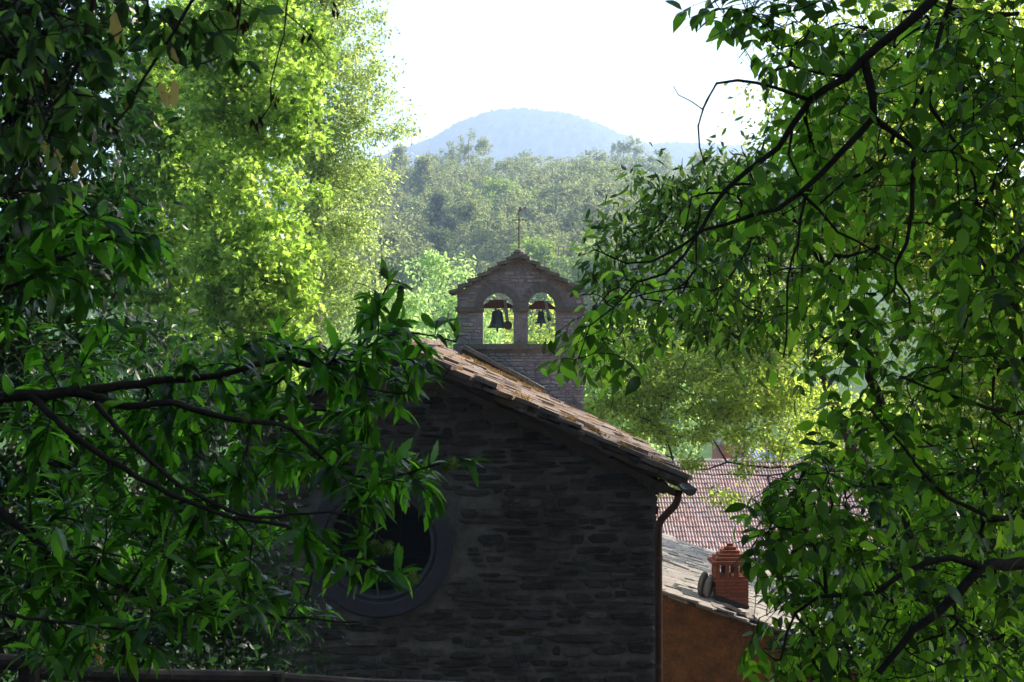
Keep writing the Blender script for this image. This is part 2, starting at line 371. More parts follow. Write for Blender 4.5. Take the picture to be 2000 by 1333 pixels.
# slate slab templates (thick, irregular outline) lying in XY, z = thickness
def slate_template(seed, n=9):
    r_ = random.Random(seed + 50); v = []
    for z in (0, 1):
        rr = random.Random(seed)
        for k in range(n):
            a = 2*math.pi*(k+.5)/n; q = min(1/max(abs(math.cos(a)), abs(math.sin(a)))*.5, .62) * (1 - rr.random()*.16)
            v.append((math.cos(a)*q*(1 if z == 0 else .97), math.sin(a)*q*(1 if z == 0 else .97), z - r_.random()*.12))
    f = [tuple(range(n))[::-1], tuple(range(n, 2*n))] + [(k, (k+1)%n, n+(k+1)%n, n+k) for k in range(n)]
    return v, f
def slate_meshes(name, mat, k=10):
    out = []
    for i in range(k):
        v, f = slate_template(i); me = bpy.data.meshes.new(name); me.from_pydata(v, [], f); me.materials.append(mat); out.append(me)
    return out
def place_slates(parent, name, mat, xa, xb, zfun, slope, y0, y1, sx, sy, th, lift=0.0, yj=.0, mark=None):
    """rows run along y; slabs overlap downhill"""
    ms = slate_meshes(name, mat); n = 0
    nrow = max(1, int(abs(xb - xa) / sx)); sgn = 1 if xb > xa else -1
    ang = math.atan(slope) * sgn
    for i in range(nrow + 1):
        x = xb - sgn * (i * sx + sx * .55); y = y0 + rnd.uniform(-.02, .02)
        if (x - xa) * sgn < -.05: break
        first = True
        while y < y1:
            w = sy * rnd.uniform(.7, 1.35)
            o = link(name, ms[rnd.randrange(10)], parent)
            t_ = th * rnd.uniform(.7, 1.4)
            o.location = (x + rnd.uniform(-.03, .03), y + w/2 - (rnd.uniform(0, yj) if first else 0), zfun(x) + lift + rnd.uniform(-.008, .012) - t_)
            o.rotation_euler = (rnd.uniform(-.03, .03), ang - sgn * rnd.uniform(.03, .10), rnd.uniform(-.12, .12) )
            o.scale = (sx * rnd.uniform(1.5, 1.9), w * 1.08, t_); y += w; first = False; n += 1
    return n
EAV = X_(1340, 16.7)
roof = MB()
def rz(x, o=0): return roofz(x) - o
A = [(XR, 0), (EAV - .05, 0)]
roof.add([(XR, 16.72, ZR-.10), (EAV-.1, 16.72, roofz(EAV-.1)-.10), (EAV-.1, YB, roofz(EAV-.1)-.10), (XR, YB, ZR-.10),
          (XR, 16.72, ZR-.15), (EAV-.1, 16.72, roofz(EAV-.1)-.15), (EAV-.1, YB, roofz(EAV-.1)-.15), (XR, YB, ZR-.15)],
         [(0,1,2,3),(4,5,6,7),(0,1,5,4),(1,2,6,5),(2,3,7,6),(3,0,4,7)])
XL2 = XL - .3
roof.add([(XR, 16.72, ZR-.10), (XL2, 16.72, roofz(XL2)-.10), (XL2, YB, roofz(XL2)-.10), (XR, YB, ZR-.10),
          (XR, 16.72, ZR-.15), (XL2, 16.72, roofz(XL2)-.15), (XL2, YB, roofz(XL2)-.15), (XR, YB, ZR-.15)],
         [(0,1,2,3),(4,5,6,7),(1,2,6,5),(0,1,5,4),(2,3,7,6),(3,0,4,7)])
rf = roof.build('roof', M_wood, chapel)
place_slates(rf, 'slate', M_slate, XR, EAV, roofz, SL, 16.62, YB-.05, .25, .48, .045, .03, .08)
place_slates(rf, 'slate', M_slate, XR, EAV-.04, roofz, SL, 16.66, 17.1, .23, .5, .05, -.025, .10)
place_slates(rf, 'slate', M_slate, XR, EAV-.10, roofz, SL, 16.70, 17.1, .27, .5, .04, -.075, .06)
place_slates(rf, 'slate', M_slate, XR, XL2, roofz, SL, 16.62, YB-.05, .34, .9, .045, .03, .08)
for k in range(12):                            # ridge slabs
    o = link('ridge_slate', slate_meshes('ridge_slate', M_slate, 1)[0], rf); o.location = (XR, 16.8 + k*.54, ZR + .0); o.scale = (.42, .6, .06); o.rotation_euler = (0, rnd.uniform(-.06, .06), rnd.uniform(-.1, .1))
for px, py in ((960, 833), (1195, 938), (1290, 975)):        # purlin ends under the verge
    c = P(px, py, YF); c.z = roofz(c.x) - .17 - .07
    mb = MB(); mb.tube([(c.x, YF-.26, c.z), (c.x, YF+.1, c.z)], .075, 10); mb.build('purlin', M_wood, rf)
mb = MB(); a_ = Vector((XR, 16.76, ZR-.19)); b_ = Vector((EAV-.12, 16.76, roofz(EAV-.12)-.19))
mb.add([a_, b_, b_+Vector((0,.05,0)), a_+Vector((0,.05,0)), a_+Vector((0,0,-.09)), b_+Vector((0,0,-.09)), b_+Vector((0,.05,-.09)), a_+Vector((0,.05,-.09))], [(0,1,2,3),(4,5,6,7),(0,1,5,4),(1,2,6,5),(2,3,7,6),(3,0,4,7)])
mb.build('verge_board', M_wood, rf)
# gutter (half round) and downpipe
gx, gz = X_(1347, 16.6), Z_(962, 16.6)
g = MB(); n_ = 12
for rr, fl in ((.075, 0), (.068, 1)):
    pass
vv = []; ff = []
for y in (16.55, YB):
    for rr in (.078, .070):
        for k in range(n_+1):
            a = math.pi + math.pi*k/n_; vv.append((gx + rr*math.cos(a), y, gz + rr*math.sin(a) + .04))
m_ = n_+1
for k in range(n_):
    ff += [(k, k+1, 2*m_+k+1, 2*m_+k), (m_+k, m_+k+1, 3*m_+k+1, 3*m_+k), (k, k+1, m_+k+1, m_+k), (2*m_+k, 2*m_+k+1, 3*m_+k+1, 3*m_+k)]
ff.append(tuple(range(m_)))
g.add(vv, ff); g.build('gutter', M_gutter, chapel, smooth=False)
pp = [P(1326, 958, 16.85), P(1324, 975, 16.85), P(1318, 988, 16.85), P(1304, 1002, 16.85), P(1291, 1016, 16.85), P(1286, 1030, 16.85), P(1286, 1060, 16.85), P(1287, 1333, 16.85), P(1288, 1500, 16.85)]
mb = MB(); mb.tube(pp, .044, 12); mb.build('downpipe', M_copper, chapel, smooth=True)
for y in (1090, 1300):
    mb = MB(); c = P(1286, y, 16.85); mb.lathe([(.052, -.02), (.052, .02)], c, 12); mb.build('pipe_clip', M_iron, chapel)

# ---------------------------------------------------------------- bell gable
YG = 24.0
bell_gable = empty('bell_gable', (X_(1013, YG), YG+.25, -6.4), label='stone bell gable with two arched openings rising behind the chapel roof', cat='bell gable')
def g2(px, py): return (X_(px, YG), Z_(py, YG))
outer = [g2(893, 1400), g2(1140, 1400), g2(1140, 573), g2(1013, 503), g2(893, 573)]
def arch(xa, xb, zs, ztop, sill):
    xa, zs_ = g2(xa, zs); xb, _ = g2(xb, zs); zt = g2(0, ztop)[1]; sl = g2(0, sill)[1]
    c = (xa+xb)/2; r1 = (xb-xa)/2; r2 = zt - zs_
    return [(xa, sl), (xb, sl)] + [(c + r1*math.cos(a), zs_ + r2*math.sin(a)) for a in np.linspace(0, math.pi, 15)], (c, zs_, r1, r2)
hL, aL = arch(943, 1003, 602, 571, 672); hR, aR = arch(1031, 1086, 602, 570, 672)
link('wall', slab('wall', outer, [hL, hR], YG, YG+.42, M_gmor), bell_gable)
def ok_bell(x0, x1, z0, z1):
    for x in (x0, (x0+x1)/2, x1):
        for z in (z0, z1):
            if z > Z_(573, YG) + (Z_(503, YG)-Z_(573, YG)) * (1 - abs(x - X_(1013, YG))/(X_(1140, YG)-X_(1013, YG))) - .02: return False
            for (c, zs, r1, r2) in (aL, aR):
                if c-r1-.005 < x < c+r1+.005 and Z_(676, YG) < z < zs: return False
                if z >= zs-.01 and math.hypot((x-c)/(r1+.15), (z-zs)/(r2+.15)) < 1: return False
            if Z_(610, YG) < z < Z_(599, YG) or Z_(686, YG) < z < Z_(670, YG): return False
    return x0 > X_(891, YG) and x1 < X_(1142, YG)
rects = courses(X_(893, YG), X_(1140, YG), Z_(790, YG), Z_(503, YG), (.045, .085), (.09, .26), ok_bell, .009, over=.008)
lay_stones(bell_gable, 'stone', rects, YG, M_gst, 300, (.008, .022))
for (c, zs, r1, r2) in (aL, aR):
    nv = 11
    for k in range(nv):
        a0, a1 = math.pi*k/nv + .02, math.pi*(k+1)/nv - .02; d = .14 + rnd.uniform(-.01, .01)
        mb = MB(); q = [(c+(r1)*math.cos(a0), zs+(r2)*math.sin(a0)), (c+(r1+d)*math.cos(a0), zs+(r2+d)*math.sin(a0)), (c+(r1+d)*math.cos(a1), zs+(r2+d)*math.sin(a1)), (c+(r1)*math.cos(a1), zs+(r2)*math.sin(a1))]
        yy = YG - rnd.uniform(.012, .022)
        mb.add([(x, yy, z_) for x, z_ in q] + [(x, YG+.02, z_) for x, z_ in q], [(0,1,2,3),(0,1,5,4),(1,2,6,5),(2,3,7,6),(3,0,4,7)]); mb.build('voussoir', M_vous, bell_gable)
for xa, xb in ((889, 945), (1001, 1033), (1084, 1143)):
    mb = MB(); mb.box((X_(xa, YG), YG-.045, Z_(608, YG)), (X_(xb, YG), YG+.45, Z_(600, YG))); mb.build('impost', M_cope, bell_gable)
for xa, xb in ((885, 940), (941, 1000), (1000, 1032), (1033, 1100), (1101, 1146)):
    mb = MB(); mb.box((X_(xa, YG), YG-.07-rnd.random()*.02, Z_(682, YG)), (X_(xb, YG)-.006, YG+.48, Z_(672+rnd.uniform(-.6, .6), YG))); mb.build('sill_stone', M_cope, bell_gable)
# stepped slate copings
for side in (-1, 1):
    n_ = 7
    for k in range(n_):
        t_ = (k + .5)/n_; x = X_(1013 + side*132*t_, YG); z_ = Z_(498 + 76*t_, YG)
        mb = MB(); M4 = Matrix.Translation((x, YG+.21, z_)) @ Matrix.Rotation(side*R(14+rnd.uniform(-4, 4)), 4, 'Y') @ Matrix.Rotation(rnd.uniform(-.05, .05), 4, 'Z')
        mb.box((-.125, -.31-rnd.random()*.04, -.022), (.125, .28, .034), M4); mb.build('coping_slate', M_cope, bell_gable)
        if k % 2 == 0:
            mb = MB(); mb.box((-.10, -.27, -.05), (.10, .25, -.019), M4); mb.build('coping_slate', M_cope, bell_gable)
mb = MB(); mb.box((X_(998, YG), YG-.08, Z_(502, YG)), (X_(1030, YG), YG+.48, Z_(497, YG))); mb.build('coping_slate', M_cope, bell_gable)
mb = MB(); cx, cz = X_(1014, YG), Z_(492, YG)
mb.lathe([(.001, -.06), (.08, -.05), (.10, 0), (.075, .045), (.03, .065), (.001, .068)], (cx, YG+.2, cz), 10); mb.build('finial_stone', M_cope, bell_gable, smooth=False)
# raking coping stones and board at its foot, parallel with the chapel roof
pa, pb = P(905, 677, 23.55), P(1062, 760, 23.55); L_ = (pb-pa).length; ang = math.atan2(pa.z-pb.z, pb.x-pa.x)
k = 0.0
while k < L_:
    w = rnd.uniform(.3, .5); M4 = Matrix.Translation(pa + (pb-pa).normalized()*(k)) @ Matrix.Rotation(ang, 4, 'Y')
    mb = MB(); mb.box((0, -.2, -.035), (w-.01, .38, .02+rnd.random()*.015), M4); mb.build('raking_slab', M_cope, bell_gable); k += w
M4 = Matrix.Translation(pa + Vector((0, 0, -.04))) @ Matrix.Rotation(ang, 4, 'Y')
mb = MB(); mb.box((0, -.14, -.09), (L_, -.04, 0), M4); mb.build('raking_board', M_wood, bell_gable)
ff_ = MB(); q0 = [(X_(848, 23.5), Z_(703, 23.5)), (X_(900, 23.5), Z_(676, 23.5)), (X_(1062, 23.5), Z_(764, 23.5)), (X_(1062, 23.5), -4.0), (X_(848, 23.5), -4.0)]
link('lower_wall', slab('lower_wall', q0, [], 23.5, 23.95, M_gmor), bell_gable)
# iron cross
cross = empty('iron_cross', (cx, YG+.2, cz+.06), label='thin iron cross with a small vane on the peak of the bell gable', cat='cross')
zt, zb = Z_(409, YG), cz+.05
mb = MB(); mb.tube([(cx, YG+.2, zb), (cx, YG+.2, zt)], [.016, .010], 8); mb.build('rod', M_iron, cross)
mb = MB(); zz = Z_(428, YG); mb.tube([(cx-.105, YG+.2, zz), (cx+.105, YG+.2, zz)], .010, 6)
for s_ in (-1, 1): mb.lathe([(.001, -.018), (.018, 0), (.001, .018)], (cx+s_*.105, YG+.2, zz), 8)
mb.build('crossbar', M_iron, cross)
for py in (416, 445): 
    mb = MB(); mb.lathe([(.001, -.02), (.02, 0), (.001, .02)], (cx, YG+.2, Z_(py, YG)), 8); mb.build('knob', M_iron, cross)
mb = MB(); xv = cx+.03; zv = Z_(406, YG)
mb.lathe([(.001, -.045), (.03, -.03), (.042, .0), (.03, .03), (.001, .04)], (xv, YG+.2, zv), 10)
mb.add([(xv+.03, YG+.195, zv+.02), (xv+.10, YG+.195, zv+.035), (xv+.08, YG+.195, zv-.02), (xv+.03, YG+.205, zv+.02), (xv+.10, YG+.205, zv+.035), (xv+.08, YG+.205, zv-.02)], [(0,1,2),(3,4,5),(0,1,4,3),(1,2,5,4),(2,0,3,5)])
mb.build('vane', M_woodg, cross)
# bells
def bell(px, ptop, pbot, rad, yw, lever, label, wt):
    x = X_(px, YG); zt, zb = Z_(ptop, YG), Z_(pbot, YG); H = zt-zb; Y = YG+.2
    b = empty('bell', (x, Y, zt), label=label, cat='bell', group='bells in the bell gable')
    mb = MB(); mb.lathe([(.001, H), (rad*.35, H*.99), (rad*.52, H*.9), (rad*.56, H*.7), (rad*.62, H*.45), (rad*.75, H*.2), (rad*.95, H*.05), (rad, 0), (rad*.9, .0), (rad*.7, H*.15), (rad*.5, H*.5), (rad*.45, H*.85), (.001, H*.9)], (x, Y, zb), 28)
    for hh in (.28, .78): mb.lathe([(rad*(.70 if hh < .5 else .56), H*hh), (rad*(.72 if hh < .5 else .59), H*(hh+.02)), (rad*(.66 if hh < .5 else .55), H*(hh+.04))], (x, Y, zb), 28)
    mb.build('body', M_bronze, b, smooth=True)
    mb = MB(); mb.tube([(x, Y, zb+H*.6), (x, Y, zb-.03), (x, Y, zb-.075)], [.012, .02, .012], 8); mb.build('clapper', M_iron, b)
    mb = MB()
    for s_ in (-1, 1): mb.tube([(x+s_*.02, Y, zt-.01), (x+s_*.035, Y, zt+.05)], .012, 6)
    mb.build('crown_loop', M_iron, b)
    y0 = zt+.035; w = yw/2
    prof = [(-w, 0), (w, 0), (w, .035), (w*.72, .085), (w*.55, .10), (w*.5, .135), (w*.1, .15), (-w*.3, .14), (-w*.5, .135), (-w*.55, .10), (-w*.8, .075), (-w, .035)]
    link('yoke', slab('yoke', [(x+.005+a, y0+c) for a, c in prof], [], Y-.06, Y+.06, M_woodr), b)
    for s_ in (-.05, .03):
        mb = MB(); mb.box((x+s_, Y-.066, y0-.004), (x+s_+.018, Y+.066, y0+.15)); mb.build('iron_strap', M_iron, b)
    mb = MB(); mb.tube([(x-w-.06, Y, y0+.02), (x+w+.06, Y, y0+.02)], .014, 8); mb.build('axle', M_iron, b)
    (lx0, ly0), (lx1, ly1) = lever; A_, B_ = P(lx0, ly0, YG), P(lx1, ly1, YG); A_.y = B_.y = Y-.09
    d = (B_-A_).normalized(); s = Vector((d.z, 0, -d.x))*.026; t = Vector((0, .02, 0))
    mb = MB(); mb.add([A_-s-t, A_+s-t, B_+s*1.1-t, B_-s*1.1-t, A_-s+t, A_+s+t, B_+s*1.1+t, B_-s*1.1+t], [(0,1,2,3),(4,5,6,7),(0,1,5,4),(1,2,6,5),(2,3,7,6),(3,0,4,7)])
    mb.build('lever', M_woodg, b)
    mb = MB(); mb.lathe([(.001, -.035), (wt*.8, -.035), (wt, -.02), (wt, .02), (.001, .03)], (B_.x, Y-.1, B_.z), 14, 'y'); mb.build('counterweight', M_wood, b)
bell(971, 606, 641, .175, .55, ((986, 586), (992, 636)), 'larger green bronze bell hanging in the left arch', .075)
bell(1057, 608, 632, .10, .46, ((1066, 588), (1073, 624)), 'smaller dark bell hanging in the right arch', .035)

# ---------------------------------------------------------------- ochre house with slab roof
YH = 22.0
hx0 = 2.02; hx1 = 5.6
def hz_(x): return -3.86 - .345*(x - 2.32)
ochre = empty('ochre_house', (3.4, 25, -7), label='low ochre walled house with grey slab roof right of the chapel', cat='house')
link('gable_wall', slab('gable_wall', [(hx0, -7.4), (hx1-.1, -7.4), (hx1-.1, hz_(hx1-.1)-.12), (hx0, hz_(hx0)-.12)], [], YH, YH+.4, M_ochre), ochre)
mb = MB(); mb.box((hx1-.5, YH+.4, -7.4), (hx1-.1, 30, hz_(hx1)-.1)); mb.build('side_wall', M_ochre, ochre)
mb = MB(); mb.add([(hx0, YH-.1, hz_(hx0)-.05), (hx1, YH-.1, hz_(hx1)-.05), (hx1, 30.3, hz_(hx1)-.05), (hx0, 30.3, hz_(hx0)-.05), (hx0, YH-.1, hz_(hx0)-.11), (hx1, YH-.1, hz_(hx1)-.11), (hx1, 30.3, hz_(hx1)-.11), (hx0, 30.3, hz_(hx0)-.11)],
                  [(0,1,2,3),(4,5,6,7),(0,1,5,4),(1,2,6,5),(2,3,7,6),(3,0,4,7)])
hr = mb.build('roof', M_wood, ochre)
place_slates(hr, 'slate', M_slate2, hx0, hx1, hz_, .345, YH-.18, 30.2, .27, .42, .03, .02, .10)
place_slates(hr, 'slate', M_slate2, hx0, hx1, hz_, .345, YH-.12, YH+.3, .22, .4, .03, -.03, .12)
for (px, py, w, r0) in ((1432, 1192, .26, .2), (1450, 1207, .22, -.15), (1466, 1214, .24, .1), (1482, 1226, .2, .3)):   # loose slabs on the verge
    o = link('loose_slate', slate_meshes('loose_slate', M_slate2, 3)[rnd.randrange(3)], hr); q = P(px, py, YH-.05); o.location = (q.x, q.y+.05, hz_(q.x)+.045); o.scale = (w, .3, .05); o.rotation_euler = (rnd.uniform(-.2, .2), r0+.3, rnd.uniform(-1, 1))
a_, b_ = Vector((2.6, 25.2, 0)), Vector((3.15, 25.0, 0)); a_.z = hz_(a_.x)+.08; b_.z = hz_(b_.x)+.08
mb = MB(); mb.tube([a_, b_], .018, 6); tag(mb.build('lath', M_woodg), 'thin grey lath lying on the slab roof beside the downpipe', 'lath')
# chimney
YC = 22.5
cxa, cxb = X_(1397, YC), X_(1463, YC); cw = cxb - cxa; cd = .5
zc0, zc1 = Z_(1215, YC), Z_(1137, YC)
chim = empty('chimney', ((cxa+cxb)/2, YC+cd/2, zc0), label='orange brick chimney with open columned top and stepped cap on slab roof', cat='chimney')
mb = MB(); mb.box((cxa+.012, YC+.012, zc0-.5), (cxb-.012, YC+cd-.012, zc1)); mb.build('core', M_bmor, chim)
bv = [(-.5,-.5,-.5),(.5,-.5,-.5),(.5,.5,-.5),(-.5,.5,-.5),(-.5,-.5,.5),(.5,-.5,.5),(.5,.5,.5),(-.5,.5,.5)]
bme = bpy.data.meshes.new('brick'); bme.from_pydata(bv, [], [(0,3,2,1),(4,5,6,7),(0,1,5,4),(1,2,6,5),(2,3,7,6),(3,0,4,7)]); bme.materials.append(M_brick)
def brick(c, s, rz_=0):
    o = link('brick', bme, chim); o.location = c; o.scale = s; o.rotation_euler = (rnd.uniform(-.01, .01), rnd.uniform(-.01, .01), rz_); return o
z = zc0 - .06; row = 0
while z < zc1 - .02:
    h = .052
    for side in range(4):
        Ls = cw if side % 2 == 0 else cd - .11
        nb = 3 if row % 2 else 2; e = Ls/nb
        for k in range(nb):
            c_ = -Ls/2 + e*(k+.5); j = rnd.uniform(-.003, .003)
            if side == 0: brick(((cxa+cxb)/2+c_, YC+.055+j, z+h/2), (e-.014, .11, h-.009))
            elif side == 2: brick(((cxa+cxb)/2+c_, YC+cd-.055+j, z+h/2), (e-.008, .11, h-.009))
            elif side == 1: brick((cxa+.055+j, YC+cd/2+c_, z+h/2), (.11, e-.008, h-.009))
            else: brick((cxb-.055+j, YC+cd/2+c_, z+h/2), (.11, e-.008, h-.009))
    z += h + .006; row += 1
zl = zc1
mb = MB(); mb.box((cxa-.025, YC-.025, zl), (cxb+.025, YC+cd+.025, zl+.04)); mb.build('ledge', M_brick, chim)
mb = MB(); mb.box((cxa+.01, YC+.01, zl+.04), (cxb-.01, YC+cd-.01, zl+.075)); mb.build('ledge', M_brick, chim)
zc = zl+.075; ch = Z_(1104, YC) - zc
def column(x, y, wx, wy):
    mb = MB(); mb.box((x, y, zc), (x+wx, y+wy, zc+ch)); mb.build('column', M_brick, chim)
gap_ = (cw-.02 - 4*.065)/3
for k in range(4):
    for yy in (YC+.01, YC+cd-.075): column(cxa+.01 + k*(.065+gap_), yy, .065, .065)
for k in (1, 2):
    for xx in (cxa+.01, cxb-.075): column(xx, YC+.01 + k*(cd-.085)/3, .065, .065)
zz = zc+ch; steps = [(.055, .03), (.035, .028), (-.02, .055), (-.075, .05), (-.13, .05), (-.18, .05), (-.225, .05)]
for i, (e, h) in enumerate(steps):
    mb = MB(); mb.box((cxa-e, YC-e+(.0), zz), (cxb+e, YC+cd+e, zz+h-.002) if e > -.24 else (cxb, YC, zz)); mb.build('cap_tier', M_brick, chim); zz += h
mb = MB(); xa0 = cxa-.004; xb0 = cxb+.004
mb.add([(xa0, YC-.004, hz_(xa0)-.3), (xb0, YC-.004, hz_(xb0)-.3), (xb0, YC-.004, hz_(xb0)+.13), (xa0, YC-.004, hz_(xa0)+.13), (xa0, YC+cd, hz_(xa0)-.3), (xb0, YC+cd, hz_(xb0)-.3), (xb0, YC+cd+.004, hz_(xb0)+.13), (xa0, YC+cd+.004, hz_(xa0)+.13)], [(0,1,2,3),(4,5,6,7),(0,1,5,4),(1,2,6,5),(2,3,7,6),(3,0,4,7)])
mb.build('tar_flashing', M_tar, chim)
# round discs leaning on the chimney
dc = P(1381, 1160, YC-.05); dsc = MB()
dsc.lathe([(.001, -.03), (.17, -.03), (.20, -.015), (.20, .02), (.17, .035), (.001, .035)], (0, 0, 0), 22, 'x')
for k, (dx, rr) in enumerate(((-.05, 1.0), (.035, .9))):
    o = dsc.build('round_stone', M_woodg if k else M_cope); o.location = (dc.x+dx, dc.y+.1, hz_(dc.x+dx)+.2*rr+.02); o.scale = (1, rr, rr); o.rotation_euler = (0, R(6+4*k), R(-28))
    tag(o, 'brown weathered round stone disc leaning outermost beside the brick chimney' if k == 0 else 'grey round disc wedged between the brown disc and the brick chimney', 'stone disc')

# ---------------------------------------------------------------- tiled house further down
YT0, YT1 = 55.0, 61.2; ZT0, ZT1 = Z_(1092, 55), Z_(903, 61.2); TX0, TX1 = 4.6, 15.5
tiled = empty('tiled_house', (9.5, 58, -11.5), label='house with a wide red clay tile roof lower down the slope', cat='house')
mb = MB(); mb.box((TX0+.3, YT0+.5, -12.5), (TX1-.3, YT0+.8, ZT0-.15)); mb.build('front_wall', M_cream, tiled)
link('gable_wall', slab('gable_wall', [(TX1-.31, -12.5), (TX1-.3, -12.5), (TX1-.3, ZT0), (TX1-.31, ZT0)], [], YT0+.8, YT1, M_cream), tiled)
sl_t = math.atan2(ZT1-ZT0, YT1-YT0); Lt = math.hypot(YT1-YT0, ZT1-ZT0)
mb = MB(); n_ = Vector((0, -math.sin(sl_t), math.cos(sl_t)))
b0, b1 = Vector((0, YT0, ZT0)), Vector((0, YT1, ZT1))
def tq(x, b, o): return Vector((x, 0, 0)) + b + n_*o
mb.add([tq(TX0, b0, -.03), tq(TX1, b0, -.03), tq(TX1, b1, -.03), tq(TX0, b1, -.03), tq(TX0, b0, -.2), tq(TX1, b0, -.2), tq(TX1, b1, -.2), tq(TX0, b1, -.2)], [(0,1,2,3),(4,5,6,7),(0,1,5,4),(1,2,6,5),(2,3,7,6),(3,0,4,7)])
tr = mb.build('roof', M_wood, tiled)
mb = MB(); mb.add([(TX0, YT1, ZT1-.03), (TX1, YT1, ZT1-.03), (TX1, YT1+6, ZT0), (TX0, YT1+6, ZT0), (TX0, YT1, ZT1-.2), (TX1, YT1, ZT1-.2), (TX1, YT1+6, ZT0-.2), (TX0, YT1+6, ZT0-.2)], [(0,1,2,3),(4,5,6,7),(0,1,5,4),(1,2,6,5),(2,3,7,6),(3,0,4,7)])
mb.build('back_roof', M_tile, tiled)
tw, tl = .245, Lt/20
tv, tf = [], []
prof = [(-.5, .012), (-.42, .045), (-.30, .06), (-.18, .045), (-.10, .01), (.0, .008), (.08, .045), (.20, .06), (.32, .045), (.42, .01), (.5, .008)]
for j, (yy, up) in enumerate(((-.52, .038), (.58, 0.0))):
    for (x, h) in prof: tv.append((x*tw*.985, yy*tl, h+up))
m_ = len(prof)
tv += [(x*tw*.985, -.52*tl, h+.012) for x, h in prof]
for k in range(m_-1): tf += [(k, k+1, m_+k+1, m_+k), (2*m_+k, 2*m_+k+1, k+1, k)]
tv = np.array(tv); tf = np.array(tf)
tme = npmesh('tile', tv, tf, M_tile, False)
cand = []
for r_ in range(20):
    for c_ in range(int((TX1-TX0)/tw)):
        cand.append((r_, c_))
def vis(rc):
    r_, c_ = rc; x = TX0 + (c_+.5)*tw; y = YT0 + (r_+.5)/20*(YT1-YT0); px = 1000 + x/y*F
    return 0 if 1282 < px < 1510 and not (r_ < 4 and px < 1400) else 1
cand.sort(key=lambda q: (vis(q), q[0]))
VV, FF, off = [], [], 0
for i, (r_, c_) in enumerate(cand):
    t_ = (r_+.5)/20; c0 = b0 + (b1-b0)*t_ + Vector((TX0 + (c_+.5)*tw + rnd.uniform(-.01, .01), 0, 0)) + n_*(rnd.uniform(-.004, .016) + .03*math.sin(c_*.21)*math.sin(r_*.4+1)) + (b1-b0).normalized()*(rnd.uniform(-.015, .015) + .02*math.sin(c_*.33+r_*.1))
    if i < 300:
        o = link('tile', tme, tr); o.location = c0; o.rotation_euler = (sl_t, 0, rnd.uniform(-.015, .015))
    else:
        c, s_ = math.cos(sl_t), math.sin(sl_t)
        v = np.stack([tv[:,0], tv[:,1]*c - tv[:,2]*s_, tv[:,1]*s_ + tv[:,2]*c], 1) + np.array(c0)
        VV.append(v); FF.append(tf+off); off += len(v)
link('other_tiles', npmesh('other_tiles', np.concatenate(VV), np.concatenate(FF), M_tile), tr, kind='stuff')
for k in range(24):
    x = TX0 + k*.45; mb = MB(); mb.tube([(x, YT1, ZT1+.02), (x+.46, YT1, ZT1+.035)], [.10, .12], 10); mb.build('ridge_tile', M_cream if k % 3 else M_tile, tr)
# distant red house, blue sheet roofed shed
def dq(px, py, Y): return P(px, py, Y)
YS = 74
red = empty('red_house', (12.6, YS+2, -10.5), label='small red walled house glimpsed through leaves above the tiled roof', cat='house')
a_, b_ = dq(1412, 880, YS), dq(1461, 915, YS)
mb = MB(); mb.box((a_.x, YS, -11.8), (b_.x, YS+4, dq(0, 868, YS).z)); mb.build('wall', M_redw, red)
for px in (1437, 1449):
    q0, q1 = dq(px, 893, YS), dq(px+6, 880, YS); mb = MB(); mb.box((q0.x, YS-.03, q0.z), (q1.x, YS+.02, q1.z)); wo = mb.build('window', M_dark, red)
    mb = MB(); mb.box((q0.x-.04, YS-.05, q0.z-.06), (q1.x+.04, YS-.01, q0.z)); mb.build('sill', M_cream, wo)
mb = MB(); mb.box((dq(1430, 0, YS).x, YS-.1, dq(0, 893, YS).z), (dq(1436, 0, YS).x, YS-.02, dq(0, 862, YS).z)); mb.build('corner_strip', M_cream, red)
mb = MB(); z0 = dq(0, 868, YS).z; mb.add([(a_.x-.3, YS-.4, z0), (b_.x+.1, YS-.4, z0), (b_.x+.1, YS+4.3, z0), (a_.x-.3, YS+4.3, z0), ((a_.x+b_.x)/2, YS-.4, z0+.5), ((a_.x+b_.x)/2, YS+4.3, z0+.5)], [(0,1,4),(1,2,5,4),(2,3,5),(3,0,4,5),(0,1,2,3)]); mb.build('roof', M_slate2, red)
shed = empty('shed', (14, YS+1, -10.5), label='shed with blue grey corrugated sheet roof beside the red house', cat='shed')
a_, b_ = dq(1462, 900, YS-1), dq(1506, 877, YS+1)
mb = MB(); vv = []; ff = []; nn = 40
for k in range(nn+1):
    x = a_.x + (b_.x+.1-a_.x)*k/nn; h = .03*math.sin(k*math.pi/2)
    vv += [(x, YS-1, a_.z+h), (x, YS+1, b_.z+h)]
    if k: ff.append((2*k-2, 2*k, 2*k+1, 2*k-1))
mb.add(vv, ff); mb.build('roof', M_blue, shed)
mb = MB(); mb.box((a_.x+.05, YS-.8, -11.8), (b_.x, YS+1, a_.z-.06)); mb.build('wall', M_redw, shed)
mb = MB(); mb.box((dq(1507, 0, YS).x, YS, -11.8), (dq(1530, 0, YS).x, YS+3, dq(0, 874, YS).z)); tag(mb.build('red_wall_building', M_redw), 'plain red wall standing right of the blue sheet roof', 'building')

